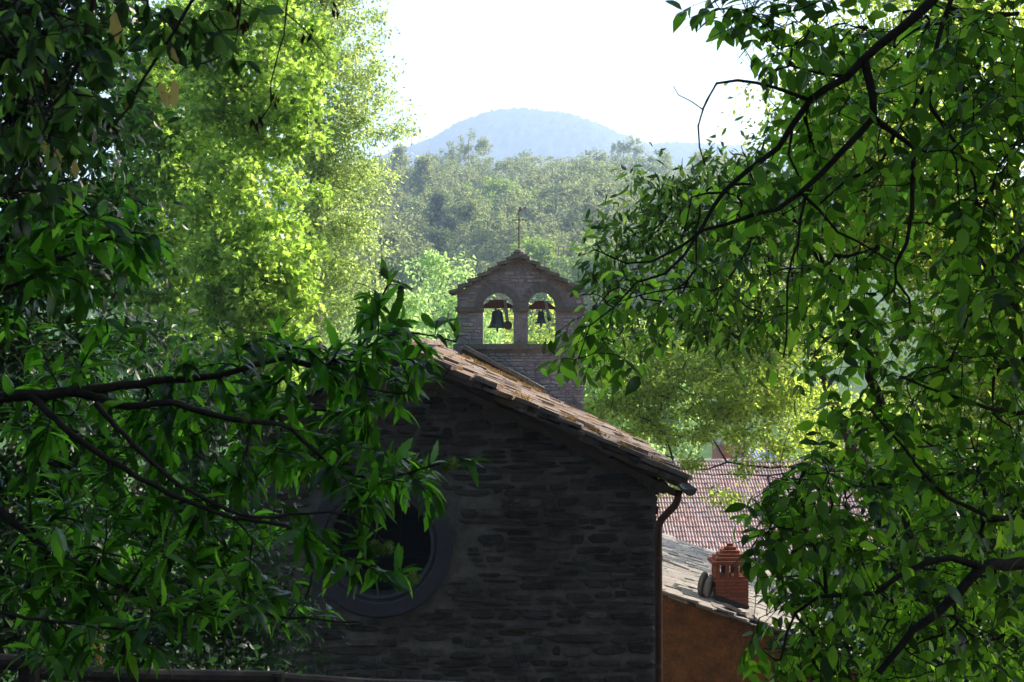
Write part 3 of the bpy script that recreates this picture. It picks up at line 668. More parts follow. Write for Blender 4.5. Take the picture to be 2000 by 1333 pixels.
# ---------------------------------------------------------------- leaves
def leaf_tpl(rows, prof, droop=.18, fold=.12, wave=.0, seed=0):
    """unit length leaf along +y, normal +z; rows of (L, mid, R)"""
    v = [(0, 0, 0)]; f = []; r_ = random.Random(seed)
    for t_, w in zip(rows, prof):
        z = -droop*t_*t_; wl = w*(1+r_.uniform(-wave, wave)); wr = w*(1+r_.uniform(-wave, wave))
        v += [(-wl, t_-w*.05, z+fold*w*2+r_.uniform(-wave, wave)*.06), (0, t_, z), (wr, t_-w*.05, z+fold*w*2+r_.uniform(-wave, wave)*.06)]
    v.append((0, 1, -droop)); n = len(rows); last = len(v)-1
    f += [(0, 2, 1), (0, 3, 2)]
    for i in range(n-1):
        a = 1+3*i; b_ = a+3
        f += [(a, a+1, b_+1), (a, b_+1, b_), (a+1, a+2, b_+2), (a+1, b_+2, b_+1)]
    a = 1+3*(n-1); f += [(a, a+1, last), (a+1, a+2, last)]
    return np.array(v, float), np.array(f)
T_chest = [leaf_tpl((.07,.16,.2,.32,.36,.5,.54,.68,.72,.86), (.04,.105,.095,.145,.125,.155,.135,.13,.105,.06), .12+.14*i, .14, .15, i) for i in range(5)]
T_walnut = [leaf_tpl((.08,.25,.45,.65,.85), (.09,.20,.24,.205,.10), .08+.12*i, .10, .1, i) for i in range(4)]
T_plum = [leaf_tpl((.08,.25,.5,.72,.9), (.08,.19,.24,.19,.075), .08+.1*i, .12, .1, i) for i in range(4)]
T_with = [leaf_tpl((.08,.25,.42,.6,.78,.92), (.06,.17,.15,.22,.13,.06), .3+.15*i, .22, .35, i+9) for i in range(4)]
T_quad = [(np.array([(0,0,0),(.30,.5,.08),(0,1,-.08),(-.30,.5,.08)], float), np.array([(0,1,2),(0,2,3)]))]
T_lance = [(np.array([(0,0,0),(.17,.45,.05),(0,1,-.15),(-.17,.45,.05)], float), np.array([(0,1,2),(0,2,3)]))]
T_star = [(np.array([(0,0,0),(.42,.18,.05),(.22,.38,.03),(.46,.78,.0),(.12,.62,.02),(0,1.02,-.1),(-.12,.62,.02),(-.46,.78,0),(-.22,.38,.03),(-.42,.18,.05)], float), np.array([(0,1,2),(0,2,4),(2,3,4),(0,4,6),(4,5,6),(0,6,8),(6,7,8),(0,8,9)]))]
def unit(a): return a / np.maximum(np.linalg.norm(a, axis=1, keepdims=True), 1e-9)
def leaf_cloud(pos, d, n, size, tpls):
    """join leaves into one vertex/face array"""
    pos = np.asarray(pos, float); d = unit(np.asarray(d, float)); n = np.asarray(n, float); n = unit(n - d*(n*d).sum(1, keepdims=True)); s = np.cross(d, n)
    size = np.asarray(size, float)[:, None, None]; which = rng.integers(0, len(tpls), len(pos)); VV, FF, off = [], [], 0
    for k, (tv_, tf_) in enumerate(tpls):
        i = np.where(which == k)[0]
        if not len(i): continue
        v = pos[i][:, None, :] + size[i]*(tv_[None, :, 0:1]*s[i][:, None, :] + tv_[None, :, 1:2]*d[i][:, None, :] + tv_[None, :, 2:3]*n[i][:, None, :])
        f = tf_[None] + (np.arange(len(i))*len(tv_))[:, None, None] + off
        VV.append(v.reshape(-1, 3)); FF.append(f.reshape(-1, 3)); off += len(i)*len(tv_)
    return np.concatenate(VV), np.concatenate(FF)
def leaf_objects(parent, name, pos, d, n, size, tpls, mat):
    ms = [npmesh(name, v, f, mat, True) for v, f in tpls]
    d = unit(np.asarray(d)); n = np.asarray(n); n = unit(n - d*(n*d).sum(1, keepdims=True)); s = np.cross(d, n)
    inv = Matrix.Translation(wloc(parent)).inverted()
    for i in range(len(pos)):
        o = bpy.data.objects.new(name, ms[i % len(ms)]); COL.objects.link(o); o.parent = parent; o.matrix_parent_inverse = inv
        M4 = Matrix(((s[i,0], d[i,0], n[i,0], pos[i][0]), (s[i,1], d[i,1], n[i,1], pos[i][1]), (s[i,2], d[i,2], n[i,2], pos[i][2]), (0,0,0,1)))
        o.matrix_basis = M4 @ Matrix.Scale(float(size[i]), 4)

# ---------------------------------------------------------------- growing trees along limbs
def smooth_line(pts, step, jit=0.0):
    P_ = [np.array(p, float) for p in pts]; P_ = [2*P_[0]-P_[1]] + P_ + [2*P_[-1]-P_[-2]]; out = []
    for i in range(1, len(P_)-2):
        L = np.linalg.norm(P_[i+1]-P_[i]); n = max(1, int(L/step))
        for k in range(n):
            t = k/n; a, b, c, d = P_[i-1:i+3]
            out.append(.5*((2*b)+(-a+c)*t+(2*a-5*b+4*c-d)*t*t+(-a+3*b-3*c+d)*t**3) + rng.normal(size=3)*jit)
    out.append(P_[-2]); return np.array(out)
def grow(limbs, attr, seg, rtip, sag=.12, wig=.05, bias=0.6):
    """limbs: list of (points, r0, r1). returns limb tubes and twigs [(points, radii, n)]"""
    pos, tan, own = [], [], []
    lt = []
    for pts, r0, r1 in limbs:
        q = smooth_line(pts, seg, seg*.06); n = len(q); rr = r0 + (r1-r0)*np.linspace(0, 1, n)**.8; lt.append((q, rr))
        for i in range(n):
            t = q[min(i+1, n-1)]-q[max(i-1, 0)]; pos.append(q[i]); tan.append(t/max(np.linalg.norm(t), 1e-9)); own.append(-1)
    base = len(pos); pos = list(pos); attr = np.array(attr)
    Pn = np.array(pos)
    dist = np.array([np.min(np.linalg.norm(Pn-a, axis=1)) for a in attr]); order = np.argsort(dist)
    cap = 60000; buf = np.zeros((cap, 3)); buf[:base] = Pn; m = base; tans = np.zeros((cap, 3)); tans[:base] = tan; owner = np.full(cap, -1)
    tw_ = []; par = []
    for ai in order:
        a = attr[ai]; dv = a - buf[:m]; dd = np.linalg.norm(dv, axis=1)
        al = (dv*tans[:m]).sum(1)/np.maximum(dd, 1e-6); cost = dd*(1.35 - bias*.35*al) ; j = int(np.argmin(cost)); L = dd[j]
        if L < seg*.4: continue
        p0 = buf[j]; dr = (a-p0)/L; p1 = p0 + (tans[j]*.6+dr*.5)*L*.36; p2 = a - (dr*.9 + np.array([0, 0, -sag*2]))*L*.33
        n = max(3, int(L/seg)); ts = np.linspace(0, 1, n+1)[:, None]
        q = (1-ts)**3*p0 + 3*(1-ts)**2*ts*p1 + 3*(1-ts)*ts**2*p2 + ts**3*a; q[1:-1] += rng.normal(size=(n-1, 3))*wig*min(L, seg*3)*.5
        if m+n >= cap: break
        buf[m:m+n] = q[1:]; tt = np.diff(q, axis=0); tans[m:m+n] = unit(tt); owner[m:m+n] = len(tw_); par.append(owner[j]); tw_.append(q); m += n
    cnt = np.ones(len(tw_))
    for i in range(len(tw_)-1, -1, -1):
        if par[i] >= 0: cnt[par[i]] += cnt[i]
    out = []
    for q, c in zip(tw_, cnt):
        r0 = min(rtip*c**.42, rtip*4); out.append((q, np.linspace(r0, rtip*.8, len(q))))
    return lt, out
def tubes(lines, n, mat, name, parent, **k):
    VV, FF, off = [], [], 0
    for q, rr in lines:
        m = len(q); t = np.gradient(q, axis=0); t = unit(t); ref = np.array([.31, .17, .93]); u = unit(np.cross(t, ref)); w = np.cross(t, u)
        a = 2*np.pi*np.arange(n)/n
        v = q[:, None] + rr[:, None, None]*(np.cos(a)[None, :, None]*u[:, None] + np.sin(a)[None, :, None]*w[:, None])
        i = np.arange(m-1)[:, None]*n; kk = np.arange(n)[None]; k2 = (kk+1) % n
        f = np.stack([i+kk, i+k2, i+n+k2, i+n+kk], -1).reshape(-1, 4)
        VV.append(v.reshape(-1, 3)); FF.append(f+off); off += m*n
    return link(name, npmesh(name, np.concatenate(VV), np.concatenate(FF), mat, True), parent, **k)
def in_poly(x, y, poly):
    c = False; j = len(poly)-1
    for i in range(len(poly)):
        xi, yi = poly[i]; xj, yj = poly[j]
        if (yi > y) != (yj > y) and x < (xj-xi)*(y-yi)/(yj-yi)+xi: c = not c
        j = i
    return c
def scatter(poly, n, y0, y1):
    xs_ = [p[0] for p in poly]; ys_ = [p[1] for p in poly]; out = []
    while len(out) < n:
        x, y = rng.uniform(min(xs_), max(xs_)), rng.uniform(min(ys_), max(ys_))
        if in_poly(x, y, poly): out.append(tuple(P(x, y, rng.uniform(y0, y1))))
    return out
def split_biggest(pos, size, inside, k=300):
    """indices of the k leaves that show largest"""
    pos = np.asarray(pos); px = 1000+pos[:, 0]/pos[:, 1]*F; py = 666.5-pos[:, 2]/pos[:, 1]*F
    vis_ = (px > 0) & (px < 2000) & (py > 0) & (py < 1333)
    key = np.asarray(size)/pos[:, 1]*vis_*rng.uniform(.6, 1, len(pos)); idx = np.argsort(-key)
    return idx[:k], idx[k:]

def chest_leaves(twigs, per_tip=6, L=(.12, .19), along=.5):
    pos, d, n, s = [], [], [], []
    for q, rr in twigs:
        m = len(q); td = q[-1]-q[-2]; td /= np.linalg.norm(td)+1e-9
        for k in range(int(per_tip + rng.integers(-1, 3))):
            o = rng.normal(size=3); o -= td*(o@td); o /= np.linalg.norm(o)+1e-9
            dd = td*rng.uniform(.3, 1.2)+o*rng.uniform(.5, 1.0)+np.array([0, 0, -.12]); pos.append(q[-1]-td*rng.uniform(0, .05)); d.append(dd)
            n.append(np.array([0, 0, 1])+rng.normal(size=3)*.38); s.append(rng.uniform(*L))
        for i in range(max(1, m//3), m-1):
            for sd_ in (-1, 1):
                if rng.random() < along:
                    t = q[i+1]-q[i]; t /= np.linalg.norm(t)+1e-9; o = np.cross(t, [0, 0, 1])*sd_; dd = t*.55+o+np.array([0, 0, rng.uniform(-.45, .15)])+rng.normal(size=3)*.2
                    pos.append(q[i]); d.append(dd); n.append(np.array([0, 0, 1])+rng.normal(size=3)*.35); s.append(rng.uniform(*L)*.9)
    return map(np.array, (pos, d, n, s))
def walnut_leaves(twigs, L=(.048, .108), comp=2, pairs=(2, 4), along=.3, droop=.55):
    pos, d, n, s = [], [], [], []; rach = []
    for q, rr in twigs:
        m = len(q); starts = [(m-1, 1)]*comp + [(i, 0) for i in range(m//2, m-1) if rng.random() < along]
        for i, tip in starts:
            t = q[i]-q[i-1]; t /= np.linalg.norm(t)+1e-9; dr = t*.6+rng.normal(size=3)*.65+np.array([0, 0, -droop*.5]); dr /= np.linalg.norm(dr)
            k = int(rng.integers(*pairs))+1; RL = rng.uniform(.055, .08)*k; c = q[i]; rp = [c]
            for j in range(k):
                c = c+dr*RL/k; dr = dr+np.array([0, 0, -.16]); dr /= np.linalg.norm(dr); rp.append(c)
                o = np.cross(dr, [0, 0, 1]); o /= np.linalg.norm(o)+1e-9; up = np.cross(o, dr)
                for sd_ in ((-1, 1) if j < k-1 else (0,)):
                    dd = o*sd_+dr*(.55 if sd_ else 1.0)+np.array([0, 0, -droop*rng.uniform(.3, 1)])+rng.normal(size=3)*.16
                    pos.append(c); d.append(dd); n.append(up+rng.normal(size=3)*.35); s.append(rng.uniform(*L)*(1.1 if not sd_ else 1)*(.75+.25*j/k))
            rach.append((np.array(rp), np.linspace(.0018, .001, len(rp))))
    return tuple(map(np.array, (pos, d, n, s)))+(rach,)

def px(*a): return [P(*q) for q in a]
rng = np.random.default_rng(101)
# ---- sweet chestnut (foreground left)
chestnut = empty('chestnut_tree', P(-420, 1300, 4.9), label='sweet chestnut tree reaching its leafy branches with green burrs from the left', cat='tree')
trunkC = smooth_line([(-2.6, 5.2, -2.6), (-2.5, 5.1, -1.2), (-2.52, 5.0, 0), (-2.4, 5.0, 1.6), (-2.5, 4.9, 4)], .15, .01)
tubes([(trunkC, np.linspace(.15, .08, len(trunkC)))], 12, M_bark, 'trunk', chestnut)
limbsC = [
 (px((-420,860,5),(-150,810,4.7),(-50,785,4.7),(60,772,4.7),(150,765,4.7),(300,745,4.75),(420,735,4.8),(500,712,4.8),(560,700,4.9),(640,716,4.9),(700,680,5),(725,640,5),(738,600,5),(757,558,5)), .036, .004),
 (px((700,682,5),(760,655,5.1),(800,652,5.1),(850,655,5.1),(890,668,5.1)), .006, .003),
 (px((560,702,4.9),(640,730,4.9),(720,760,4.9),(790,770,4.9)), .006, .003),
 (px((150,768,4.7),(250,795,4.6),(340,785,4.6),(420,812,4.6),(520,825,4.6),(570,840,4.7),(620,890,4.7),(680,930,4.8),(760,930,4.8),(830,915,4.8),(885,900,4.8)), .016, .003),
 (px((60,775,4.7),(120,830,4.5),(170,870,4.5),(300,950,4.5),(420,1000,4.5),(560,1030,4.5),(640,1090,4.5),(740,1120,4.5),(800,1135,4.5)), .014, .003),
 (px((190,790,4.6),(240,850,4.4),(300,905,4.4),(380,965,4.4),(500,1010,4.4),(600,1000,4.4),(690,1010,4.4),(750,1060,4.4)), .011, .003),
 (px((-420,1000,5),(-100,950,4.9),(60,1050,4.8),(200,1130,4.8),(300,1175,4.8),(400,1190,4.8),(560,1205,4.8),(700,1215,4.8)), .022, .003),
 (px((-420,700,5),(-200,610,4.3),(0,565,4.0),(120,510,4.0),(200,470,4.0),(260,455,4.0)), .022, .004),
 (px((-420,560,5),(-150,420,3.9),(0,380,3.8),(90,370,3.8),(170,420,3.8)), .016, .003),
 (px((-420,1150,5),(-100,1180,4.3),(80,1210,4.2),(250,1235,4.2),(330,1280,4.2)), .016, .003),
]
attrC = (scatter([(0,620),(300,600),(350,650),(560,645),(610,650),(650,620),(700,560),(730,570),(860,660),(850,690),(840,740),(790,770),(700,850),(790,880),(880,905),(870,950),(840,990),(760,960),(640,950),(560,990),(660,1080),(770,1120),(790,1145),(690,1100),(640,1090),(560,1070),(540,1140),(690,1205),(560,1235),(400,1200),(0,1230)], 290, 4.6, 5.6)
  + scatter([(60,760),(560,700),(860,680),(820,760),(560,860),(600,960),(420,1010),(100,1000)], 60, 4.7, 5.4)
  + scatter([(560,880),(700,860),(870,900),(860,990),(760,960),(700,1000),(620,960)], 26, 4.4, 4.9) + scatter([(560,670),(700,640),(830,650),(850,740),(790,800),(700,880),(560,850)], 42, 4.7, 5.4) + scatter([(560,1010),(700,1040),(800,1130),(700,1120),(600,1080)], 18, 4.3, 4.6)
  + scatter([(0,400),(110,380),(330,450),(290,500),(180,600),(0,640)], 52, 3.7, 4.6) + scatter([(0,980),(450,1000),(520,1180),(300,1290),(0,1310)], 70, 4.0, 5.2)
  + px((757,545,5),(785,560,5),(735,575,5),(880,905,4.8),(925,900,4.8),(860,990,4.8),(800,1140,4.5),(780,1110,4.5),(755,1070,4.4),(895,650,5.1),(850,640,5.1),(305,460,4.0),(270,400,4.0)))
lt, twC = grow(limbsC, [tuple(a) for a in attrC], .05, .0022, sag=.10)
for q in lt: tubes([q], 8, M_bark, 'branch', chestnut)
tubes(twC, 5, M_bark, 'twigs', chestnut, kind='stuff')
pC, dC, nC, sC = chest_leaves(twC, 4, (.06, .12), .72)
def prune(pos, d, n, s, poly):
    mid = pos + unit(d)*s[:, None]*.5; X = 1000+mid[:, 0]/mid[:, 1]*F; Y = 666.5-mid[:, 2]/mid[:, 1]*F
    k = np.array([in_poly(a, b, poly) for a, b in zip(X, Y)]); return pos[k], d[k], n[k], s[k]
pC, dC, nC, sC = prune(pC, dC, nC, sC, [(-900,300),(150,330),(360,440),(300,560),(500,640),(620,560),(700,560),(720,500),(810,510),(820,600),(910,630),(915,690),(860,740),(850,800),(740,870),(850,870),(955,885),(915,960),(885,1020),(850,1060),(790,1040),(770,1050),(790,1070),(840,1115),(830,1170),(760,1180),(690,1150),(750,1225),(600,1260),(500,1310),(-900,1500)])
ia, ib = split_biggest(pC, sC, None)
leaf_objects(chestnut, 'leaf', pC[ia], dC[ia], nC[ia], sC[ia], T_chest, M_chest)
link('small_leaves', npmesh('small_leaves', *leaf_cloud(pC[ib], dC[ib], nC[ib], sC[ib], T_chest), M_chest, True), chestnut, kind='stuff')
NODES = np.concatenate([q for q, _ in twC] + [q for q, _ in lt])
def burr_mesh():
    VV, FF = [], []; off = 0; mb = MB(); mb.lathe([(.001, -.5), (.35, -.36), (.5, 0), (.35, .36), (.001, .5)], (0, 0, 0), 8)
    for k in range(150):
        d = rng.normal(size=3); d /= np.linalg.norm(d); o = np.cross(d, [.3, .5, .8]); o /= np.linalg.norm(o); o2 = np.cross(d, o)
        mb.add([d*.45+o*.05, d*.45-o*.03+o2*.04, d*.45-o*.03-o2*.04, d*(.68+rng.random()*.18)+rng.normal(size=3)*.05], [(0,1,3),(1,2,3),(2,0,3)])
    return mb.mesh('burr', M_burr)
bmsh = burr_mesh()
for (x, y, Y, s) in ((884,905,4.75,.036),(872,912,4.78,.032),(757,1070,4.4,.034),(743,1073,4.42,.032),(731,1064,4.42,.026),(806,1131,4.45,.036),(793,1138,4.45,.028),(620,1042,4.5,.026),(750,533,4.95,.03),(205,447,4.0,.034),(222,455,4.0,.03),(475,812,4.5,.024),(540,985,4.5,.026)):
    o = link('burr', bmsh, chestnut); c_ = P(x, y, Y); nd = Vector(NODES[np.argmin(np.linalg.norm(NODES-np.array(c_), axis=1))])
    if (nd-c_).length > .09: c_ = nd + (c_-nd).normalized()*.06
    o.location = c_; o.scale = (s,)*3; o.rotation_euler = (x, y, 0)
    mb = MB(); mb.tube([nd, (nd+c_)/2+Vector((0, 0, .008)), c_], .0022, 5); mb.build('burr_stalk', M_bark, chestnut)

rng = np.random.default_rng(102)
# ---- plum-like tree hanging into the upper left corner
plum = empty('plum_tree', (-1.9, 3.2, -1.9), label='dark plum tree hanging twigs with withered yellow leaves into the upper left corner', cat='tree')
tp = smooth_line([(-2.0, 3.2, -1.9), (-1.95, 3.2, -.5), (-1.9, 3.3, .9), (-1.2, 3.4, 1.7), (-.4, 3.5, 1.9)], .12, .008)
tubes([(tp, np.linspace(.08, .025, len(tp)))], 10, M_bark, 'trunk', plum)
limbsP = [
 (px((300,-420,3.5),(230,-150,3.55),(190,-10,3.6),(170,60,3.6),(155,130,3.6),(128,185,3.6),(98,215,3.6),(60,290,3.6),(20,380,3.6)), .012, .003),
 (px((480,-350,3.5),(400,-60,3.6),(375,0,3.6),(342,60,3.6),(310,115,3.6),(278,165,3.6),(255,205,3.6),(222,245,3.6)), .009, .003),
 (px((20,-300,3.5),(40,-60,3.6),(70,0,3.6),(100,25,3.6),(160,45,3.6)), .006, .003),
 (px((310,-200,3.5),(290,0,3.6),(270,70,3.6),(228,120,3.6)), .004, .002),
 (px((343,58,3.6),(310,30,3.6),(265,40,3.6)), .003, .002),
 (px((470,-200,3.6),(468,0,3.6),(458,80,3.6),(430,115,3.6),(380,130,3.6)), .003, .002),
 (px((600,-250,3.6),(565,-60,3.6),(560,30,3.6),(547,100,3.6),(530,165,3.6),(530,205,3.6),(500,248,3.6)), .003, .002),
 (px((560,25,3.6),(590,55,3.6),(615,80,3.6),(640,115,3.6)), .002, .0015),
 (px((-200,-100,3.5),(0,60,3.5),(60,150,3.5),(90,240,3.5)), .007, .003),
 (px((165,80,3.6),(200,85,3.6),(240,60,3.6)), .003, .002),
]
attrP = (scatter([(0,0),(250,0),(230,140),(180,260),(120,400),(0,460)], 84, 3.3, 4.0) + scatter([(230,0),(460,0),(440,90),(300,110)], 15, 3.4, 3.8)
   + px((390,100,3.6),(370,70,3.6),(455,115,3.6),(480,120,3.6),(510,20,3.6),(330,90,3.6),(430,60,3.6),(250,180,3.6),(140,240,3.6)))
lt, twP = grow(limbsP, [tuple(a) for a in attrP], .045, .0016, sag=-.05)
for q in lt: tubes([q], 7, M_bark, 'branch', plum)
tubes(twP, 5, M_bark, 'twigs', plum, kind='stuff')
pos, d, n, s = [], [], [], []
for q, rr in twP:
    for i in range(max(1, len(q)//2), len(q)):
        for _ in range(3 if i == len(q)-1 else 1):
            pos.append(q[i]); d.append(np.array([rng.normal()*.6, rng.normal()*.5, -.7+rng.normal()*.3])); n.append(np.array([rng.normal(), -1, .6+rng.normal()*.7])); s.append(rng.uniform(.042, .072))
pos, d, n, s = map(np.array, (pos, d, n, s))
ia, ib = split_biggest(pos, s, None, 288)
leaf_objects(plum, 'leaf', pos[ia], d[ia], n[ia], s[ia], T_plum, M_plum)
if len(ib): link('small_leaves', npmesh('small_leaves', *leaf_cloud(pos[ib], d[ib], n[ib], s[ib], T_plum), M_plum, True), plum, kind='stuff')
yl = px((225,22,3.6),(313,160,3.6),(340,155,3.6),(112,290,3.6),(148,310,3.6),(86,275,3.6),(337,92,3.55),(248,190,3.6))
leaf_objects(plum, 'withered_leaf', np.array(yl), np.array([(.15*rnd.uniform(-1, 2), 0, -1) for _ in yl]), np.array([(rnd.uniform(-.5, .5), -1, .2) for _ in yl]), np.array([.078,.066,.07,.055,.052,.045,.04,.036]), T_with, M_yel)
NP_ = np.concatenate([q for q, _ in twP] + [q for q, _ in lt])
for c_ in yl:
    nd = Vector(NP_[np.argmin(np.linalg.norm(NP_-np.array(c_), axis=1))]); mb = MB(); mb.tube([nd, (nd+c_)/2+Vector((0, 0, .012)), c_], .0012, 4); mb.build('leaf_stalk', M_bark, plum)
bl = []
for (x, y, k) in ((455,10,9),(470,35,8),(215,235,7),(500,240,6),(540,190,4),(600,60,5),(365,70,4),(75,150,6),(655,10,4),(300,80,3)):
    for _ in range(k): bl.append(P(x+rnd.uniform(-12, 12), y+rnd.uniform(-16, 16), 3.6+rnd.uniform(-.05, .05)))
leaf_objects(plum, 'dead_leaf', np.array(bl), np.array([(rnd.uniform(-.5, .5), rnd.uniform(-.4, .4), -1) for _ in bl]), np.array([(rnd.uniform(-1, 1), -1, .2) for _ in bl]), np.array([rnd.uniform(.018, .04) for _ in bl]), T_lance, M_brown)

rng = np.random.default_rng(103)
# ---- walnut (foreground right)
walnut = empty('walnut_tree', (3.6, 6.2, -2.9), label='walnut tree with dark forked limbs and drooping leaves filling the right side', cat='tree')
tp = smooth_line([(3.6, 6.2, -3.2), (3.55, 6.2, -1.5), (3.5, 6.1, .2), (3.3, 6.0, 1.8), (3.0, 5.9, 3.2), (2.7, 5.9, 4.6)], .2, .015)
tubes([(tp, np.linspace(.24, .12, len(tp)))], 14, M_bark, 'trunk', walnut)
Yw = 5.2
def w(*a): return [P(x, y, Yw+dy) for x, y, dy in a]
limbsW = [
 (w((2350,-600,.3),(2050,-320,.1),(1900,-110,0),(1820,0,0),(1756,58,0),(1683,118,0),(1651,152,0),(1578,197,0),(1546,252,0),(1520,289,0),(1462,334,0),(1415,373,0),(1373,441,0),(1336,499,0),(1300,536,0),(1247,551,0)), .05, .004),
 (w((2300,-500,.4),(1960,-260,.3),(1856,0,.3),(1830,89,.3),(1809,163,.3),(1777,220,.3),(1751,263,.3),(1725,310,.3),(1657,352,.3),(1600,400,.3)), .026, .004),
 (w((1690,122,0),(1709,189,0),(1707,231,0),(1651,294,0),(1604,341,0),(1562,378,0),(1520,407,0),(1467,423,0),(1373,449,0),(1331,483,0),(1273,507,0),(1218,517,0),(1163,488,0)), .017, .003),
 (w((1708,234,0),(1751,263,.1),(1785,291,.1),(1783,357,.1),(1785,415,.1),(1772,473,.1),(1749,515,.1),(1751,551,.1),(1772,583,.1),(1777,620,.1)), .014, .004),
 (w((1809,163,.3),(1825,215,.3),(1867,278,.3),(1903,347,.3),(1903,394,.3),(1867,457,.3)), .010, .003),
 (w((1578,194,0),(1520,173,-.1),(1478,163,-.1),(1399,165,-.2),(1383,190,-.2),(1370,215,-.2),(1362,247,-.2),(1366,290,-.2),(1378,325,-.2)), .008, .0025),
 (w((1370,213,-.2),(1350,195,-.2),(1323,184,-.2),(1315,168,-.2)), .0025, .0015),
 (w((1573,378,0),(1566,430,0),(1557,473,0),(1541,551,0),(1536,620,0),(1530,700,0)), .006, .003),
 (w((1562,376,0),(1600,410,0),(1636,452,0),(1678,473,0),(1746,515,0)), .007, .003),
 (w((1415,375,0),(1380,378,0),(1353,384,0),(1345,430,0),(1331,470,0)), .005, .0025),
 (w((1546,252,0),(1540,300,0),(1560,345,0)), .006, .004),
 (w((2250,1080,.2),(2100,1095,.2),(2000,1100,.1),(1914,1111,0),(1864,1160,0),(1815,1210,0),(1760,1260,0),(1716,1315,0)), .04, .012),
 (w((1914,1108,0),(1860,1092,0),(1815,1095,0),(1760,1122,0),(1710,1160,0),(1650,1166,0),(1595,1166,0),(1556,1194,0),(1534,1238,0),(1525,1290,0)), .015, .004),
 (w((1611,1160,0),(1606,1111,0),(1590,1070,0),(1578,1040,0),(1570,990,0),(1556,946,0)), .008, .003),
 (w((2250,900,.2),(2000,1010,.2),(1880,985,.1),(1831,952,0),(1787,908,0),(1738,842,0),(1700,800,0)), .018, .004),
 (w((2300,700,.2),(2150,810,.2),(2002,809,.2),(1897,790,.1),(1815,759,.1),(1760,737,.1)), .018, .004),
 (w((2300,200,.3),(2150,330,.3),(2000,480,.3),(1950,560,.2),(1890,620,.2),(1860,700,.2),(1800,720,.1)), .016, .003),
 (w((1656,152,0),(1600,140,.1),(1545,130,.1),(1500,140,.1),(1490,160,.1)), .007, .002),
 (w((1900,-100,0),(1750,-60,-.3),(1640,-20,-.4),(1560,20,-.4),(1500,30,-.4)), .012, .002),
 (w((1750,-60,-.3),(1600,-90,-.4),(1450,-60,-.4),(1390,-20,-.4)), .008, .002),
 (w((1247,551,0),(1200,600,0),(1150,640,0),(1130,700,0)), .004, .0025),
]
attrW = (scatter([(1560,60),(1700,30),(2000,0),(2000,700),(1760,740),(1560,700),(1440,610),(1300,640),(1180,690),(1110,620),(1170,520),(1280,560),(1360,500),(1330,400),(1400,320),(1500,220),(1490,150)], 235, 5.1, 7.2)
  + scatter([(1800,0),(2000,0),(2000,620),(1860,560)], 105, 5.0, 7.2)
  + scatter([(1760,740),(2000,650),(2000,1333),(1530,1333),(1560,1240),(1620,1100),(1500,1060),(1480,960),(1560,900),(1620,850)], 215, 5.1, 6.8)
  + scatter([(1600,900),(2000,800),(2000,1333),(1540,1333),(1640,1100)], 70, 6.2, 7.4)
  + scatter([(1440,-10),(1640,0),(1600,90),(1480,100)], 24, 5.0, 5.4)
  + scatter([(1490,900),(1620,880),(1620,1120),(1500,1080)], 30, 5.1, 6.0) + scatter([(1490,1140),(1600,1100),(1600,1333),(1450,1300)], 22, 5.1, 6.0)
  + w((1385,-5,-.4),(1400,10,-.4),(1285,-10,-.4),(1460,20,-.4),(1130,640,0),(1160,690,0),(1100,700,0),(1190,640,0),(1220,700,0),(1470,975,0),(1500,1040,0),(1440,1060,0),(1500,900,0),(1480,1130,-.2),(1560,1190,0),(1540,1230,0)))
lt, twW = grow(limbsW, [tuple(a) for a in attrW], .07, .0024, sag=.02)
for q in lt: tubes([q], 9, M_bark, 'branch', walnut)
pW, dW, nW, sW, rach = walnut_leaves(twW)
pW, dW, nW, sW = prune(pW, dW, nW, sW, [(1255,-50),(1330,60),(1450,95),(1500,200),(1480,300),(1400,285),(1330,330),(1340,420),(1290,480),(1200,470),(1140,520),(1100,620),(1050,700),(1060,760),(1200,790),(1300,720),(1420,660),(1500,780),(1560,830),(1550,900),(1440,970),(1425,1040),(1450,1080),(1400,1090),(1420,1115),(1470,1130),(1480,1170),(1560,1200),(1450,1240),(1430,1300),(1560,1400),(3000,1600),(3000,-900),(1255,-900)])
WPOLY = [(1235,-90),(1330,75),(1450,110),(1490,200),(1470,290),(1380,270),(1310,330),(1330,410),(1290,470),(1190,460),(1120,520),(1080,620),(1030,700),(1060,780),(1200,810),(1300,740),(1420,680),(1480,780),(1540,830),(1530,900),(1430,960),(1410,1040),(1430,1100),(1460,1170),(1540,1200),(1430,1250),(1420,1300),(1560,1400),(3000,1600),(3000,-900),(1235,-900)]
def inside(p): return in_poly(1000+p[0]/p[1]*F, 666.5-p[2]/p[1]*F, WPOLY)
twW = [q for q in twW if inside(q[0][-1])]; rach = [q for q in rach if inside(q[0][-1])]
tubes(twW + rach, 5, M_bark, 'twigs', walnut, kind='stuff')
ia, ib = split_biggest(pW, sW, None)

leaf_objects(walnut, 'leaf', pW[ia], dW[ia], nW[ia], sW[ia], T_walnut, M_walnut)
link('small_leaves', npmesh('small_leaves', *leaf_cloud(pW[ib], dW[ib], nW[ib], sW[ib], T_walnut), M_walnut, True), walnut, kind='stuff')

rng = np.random.default_rng(104)
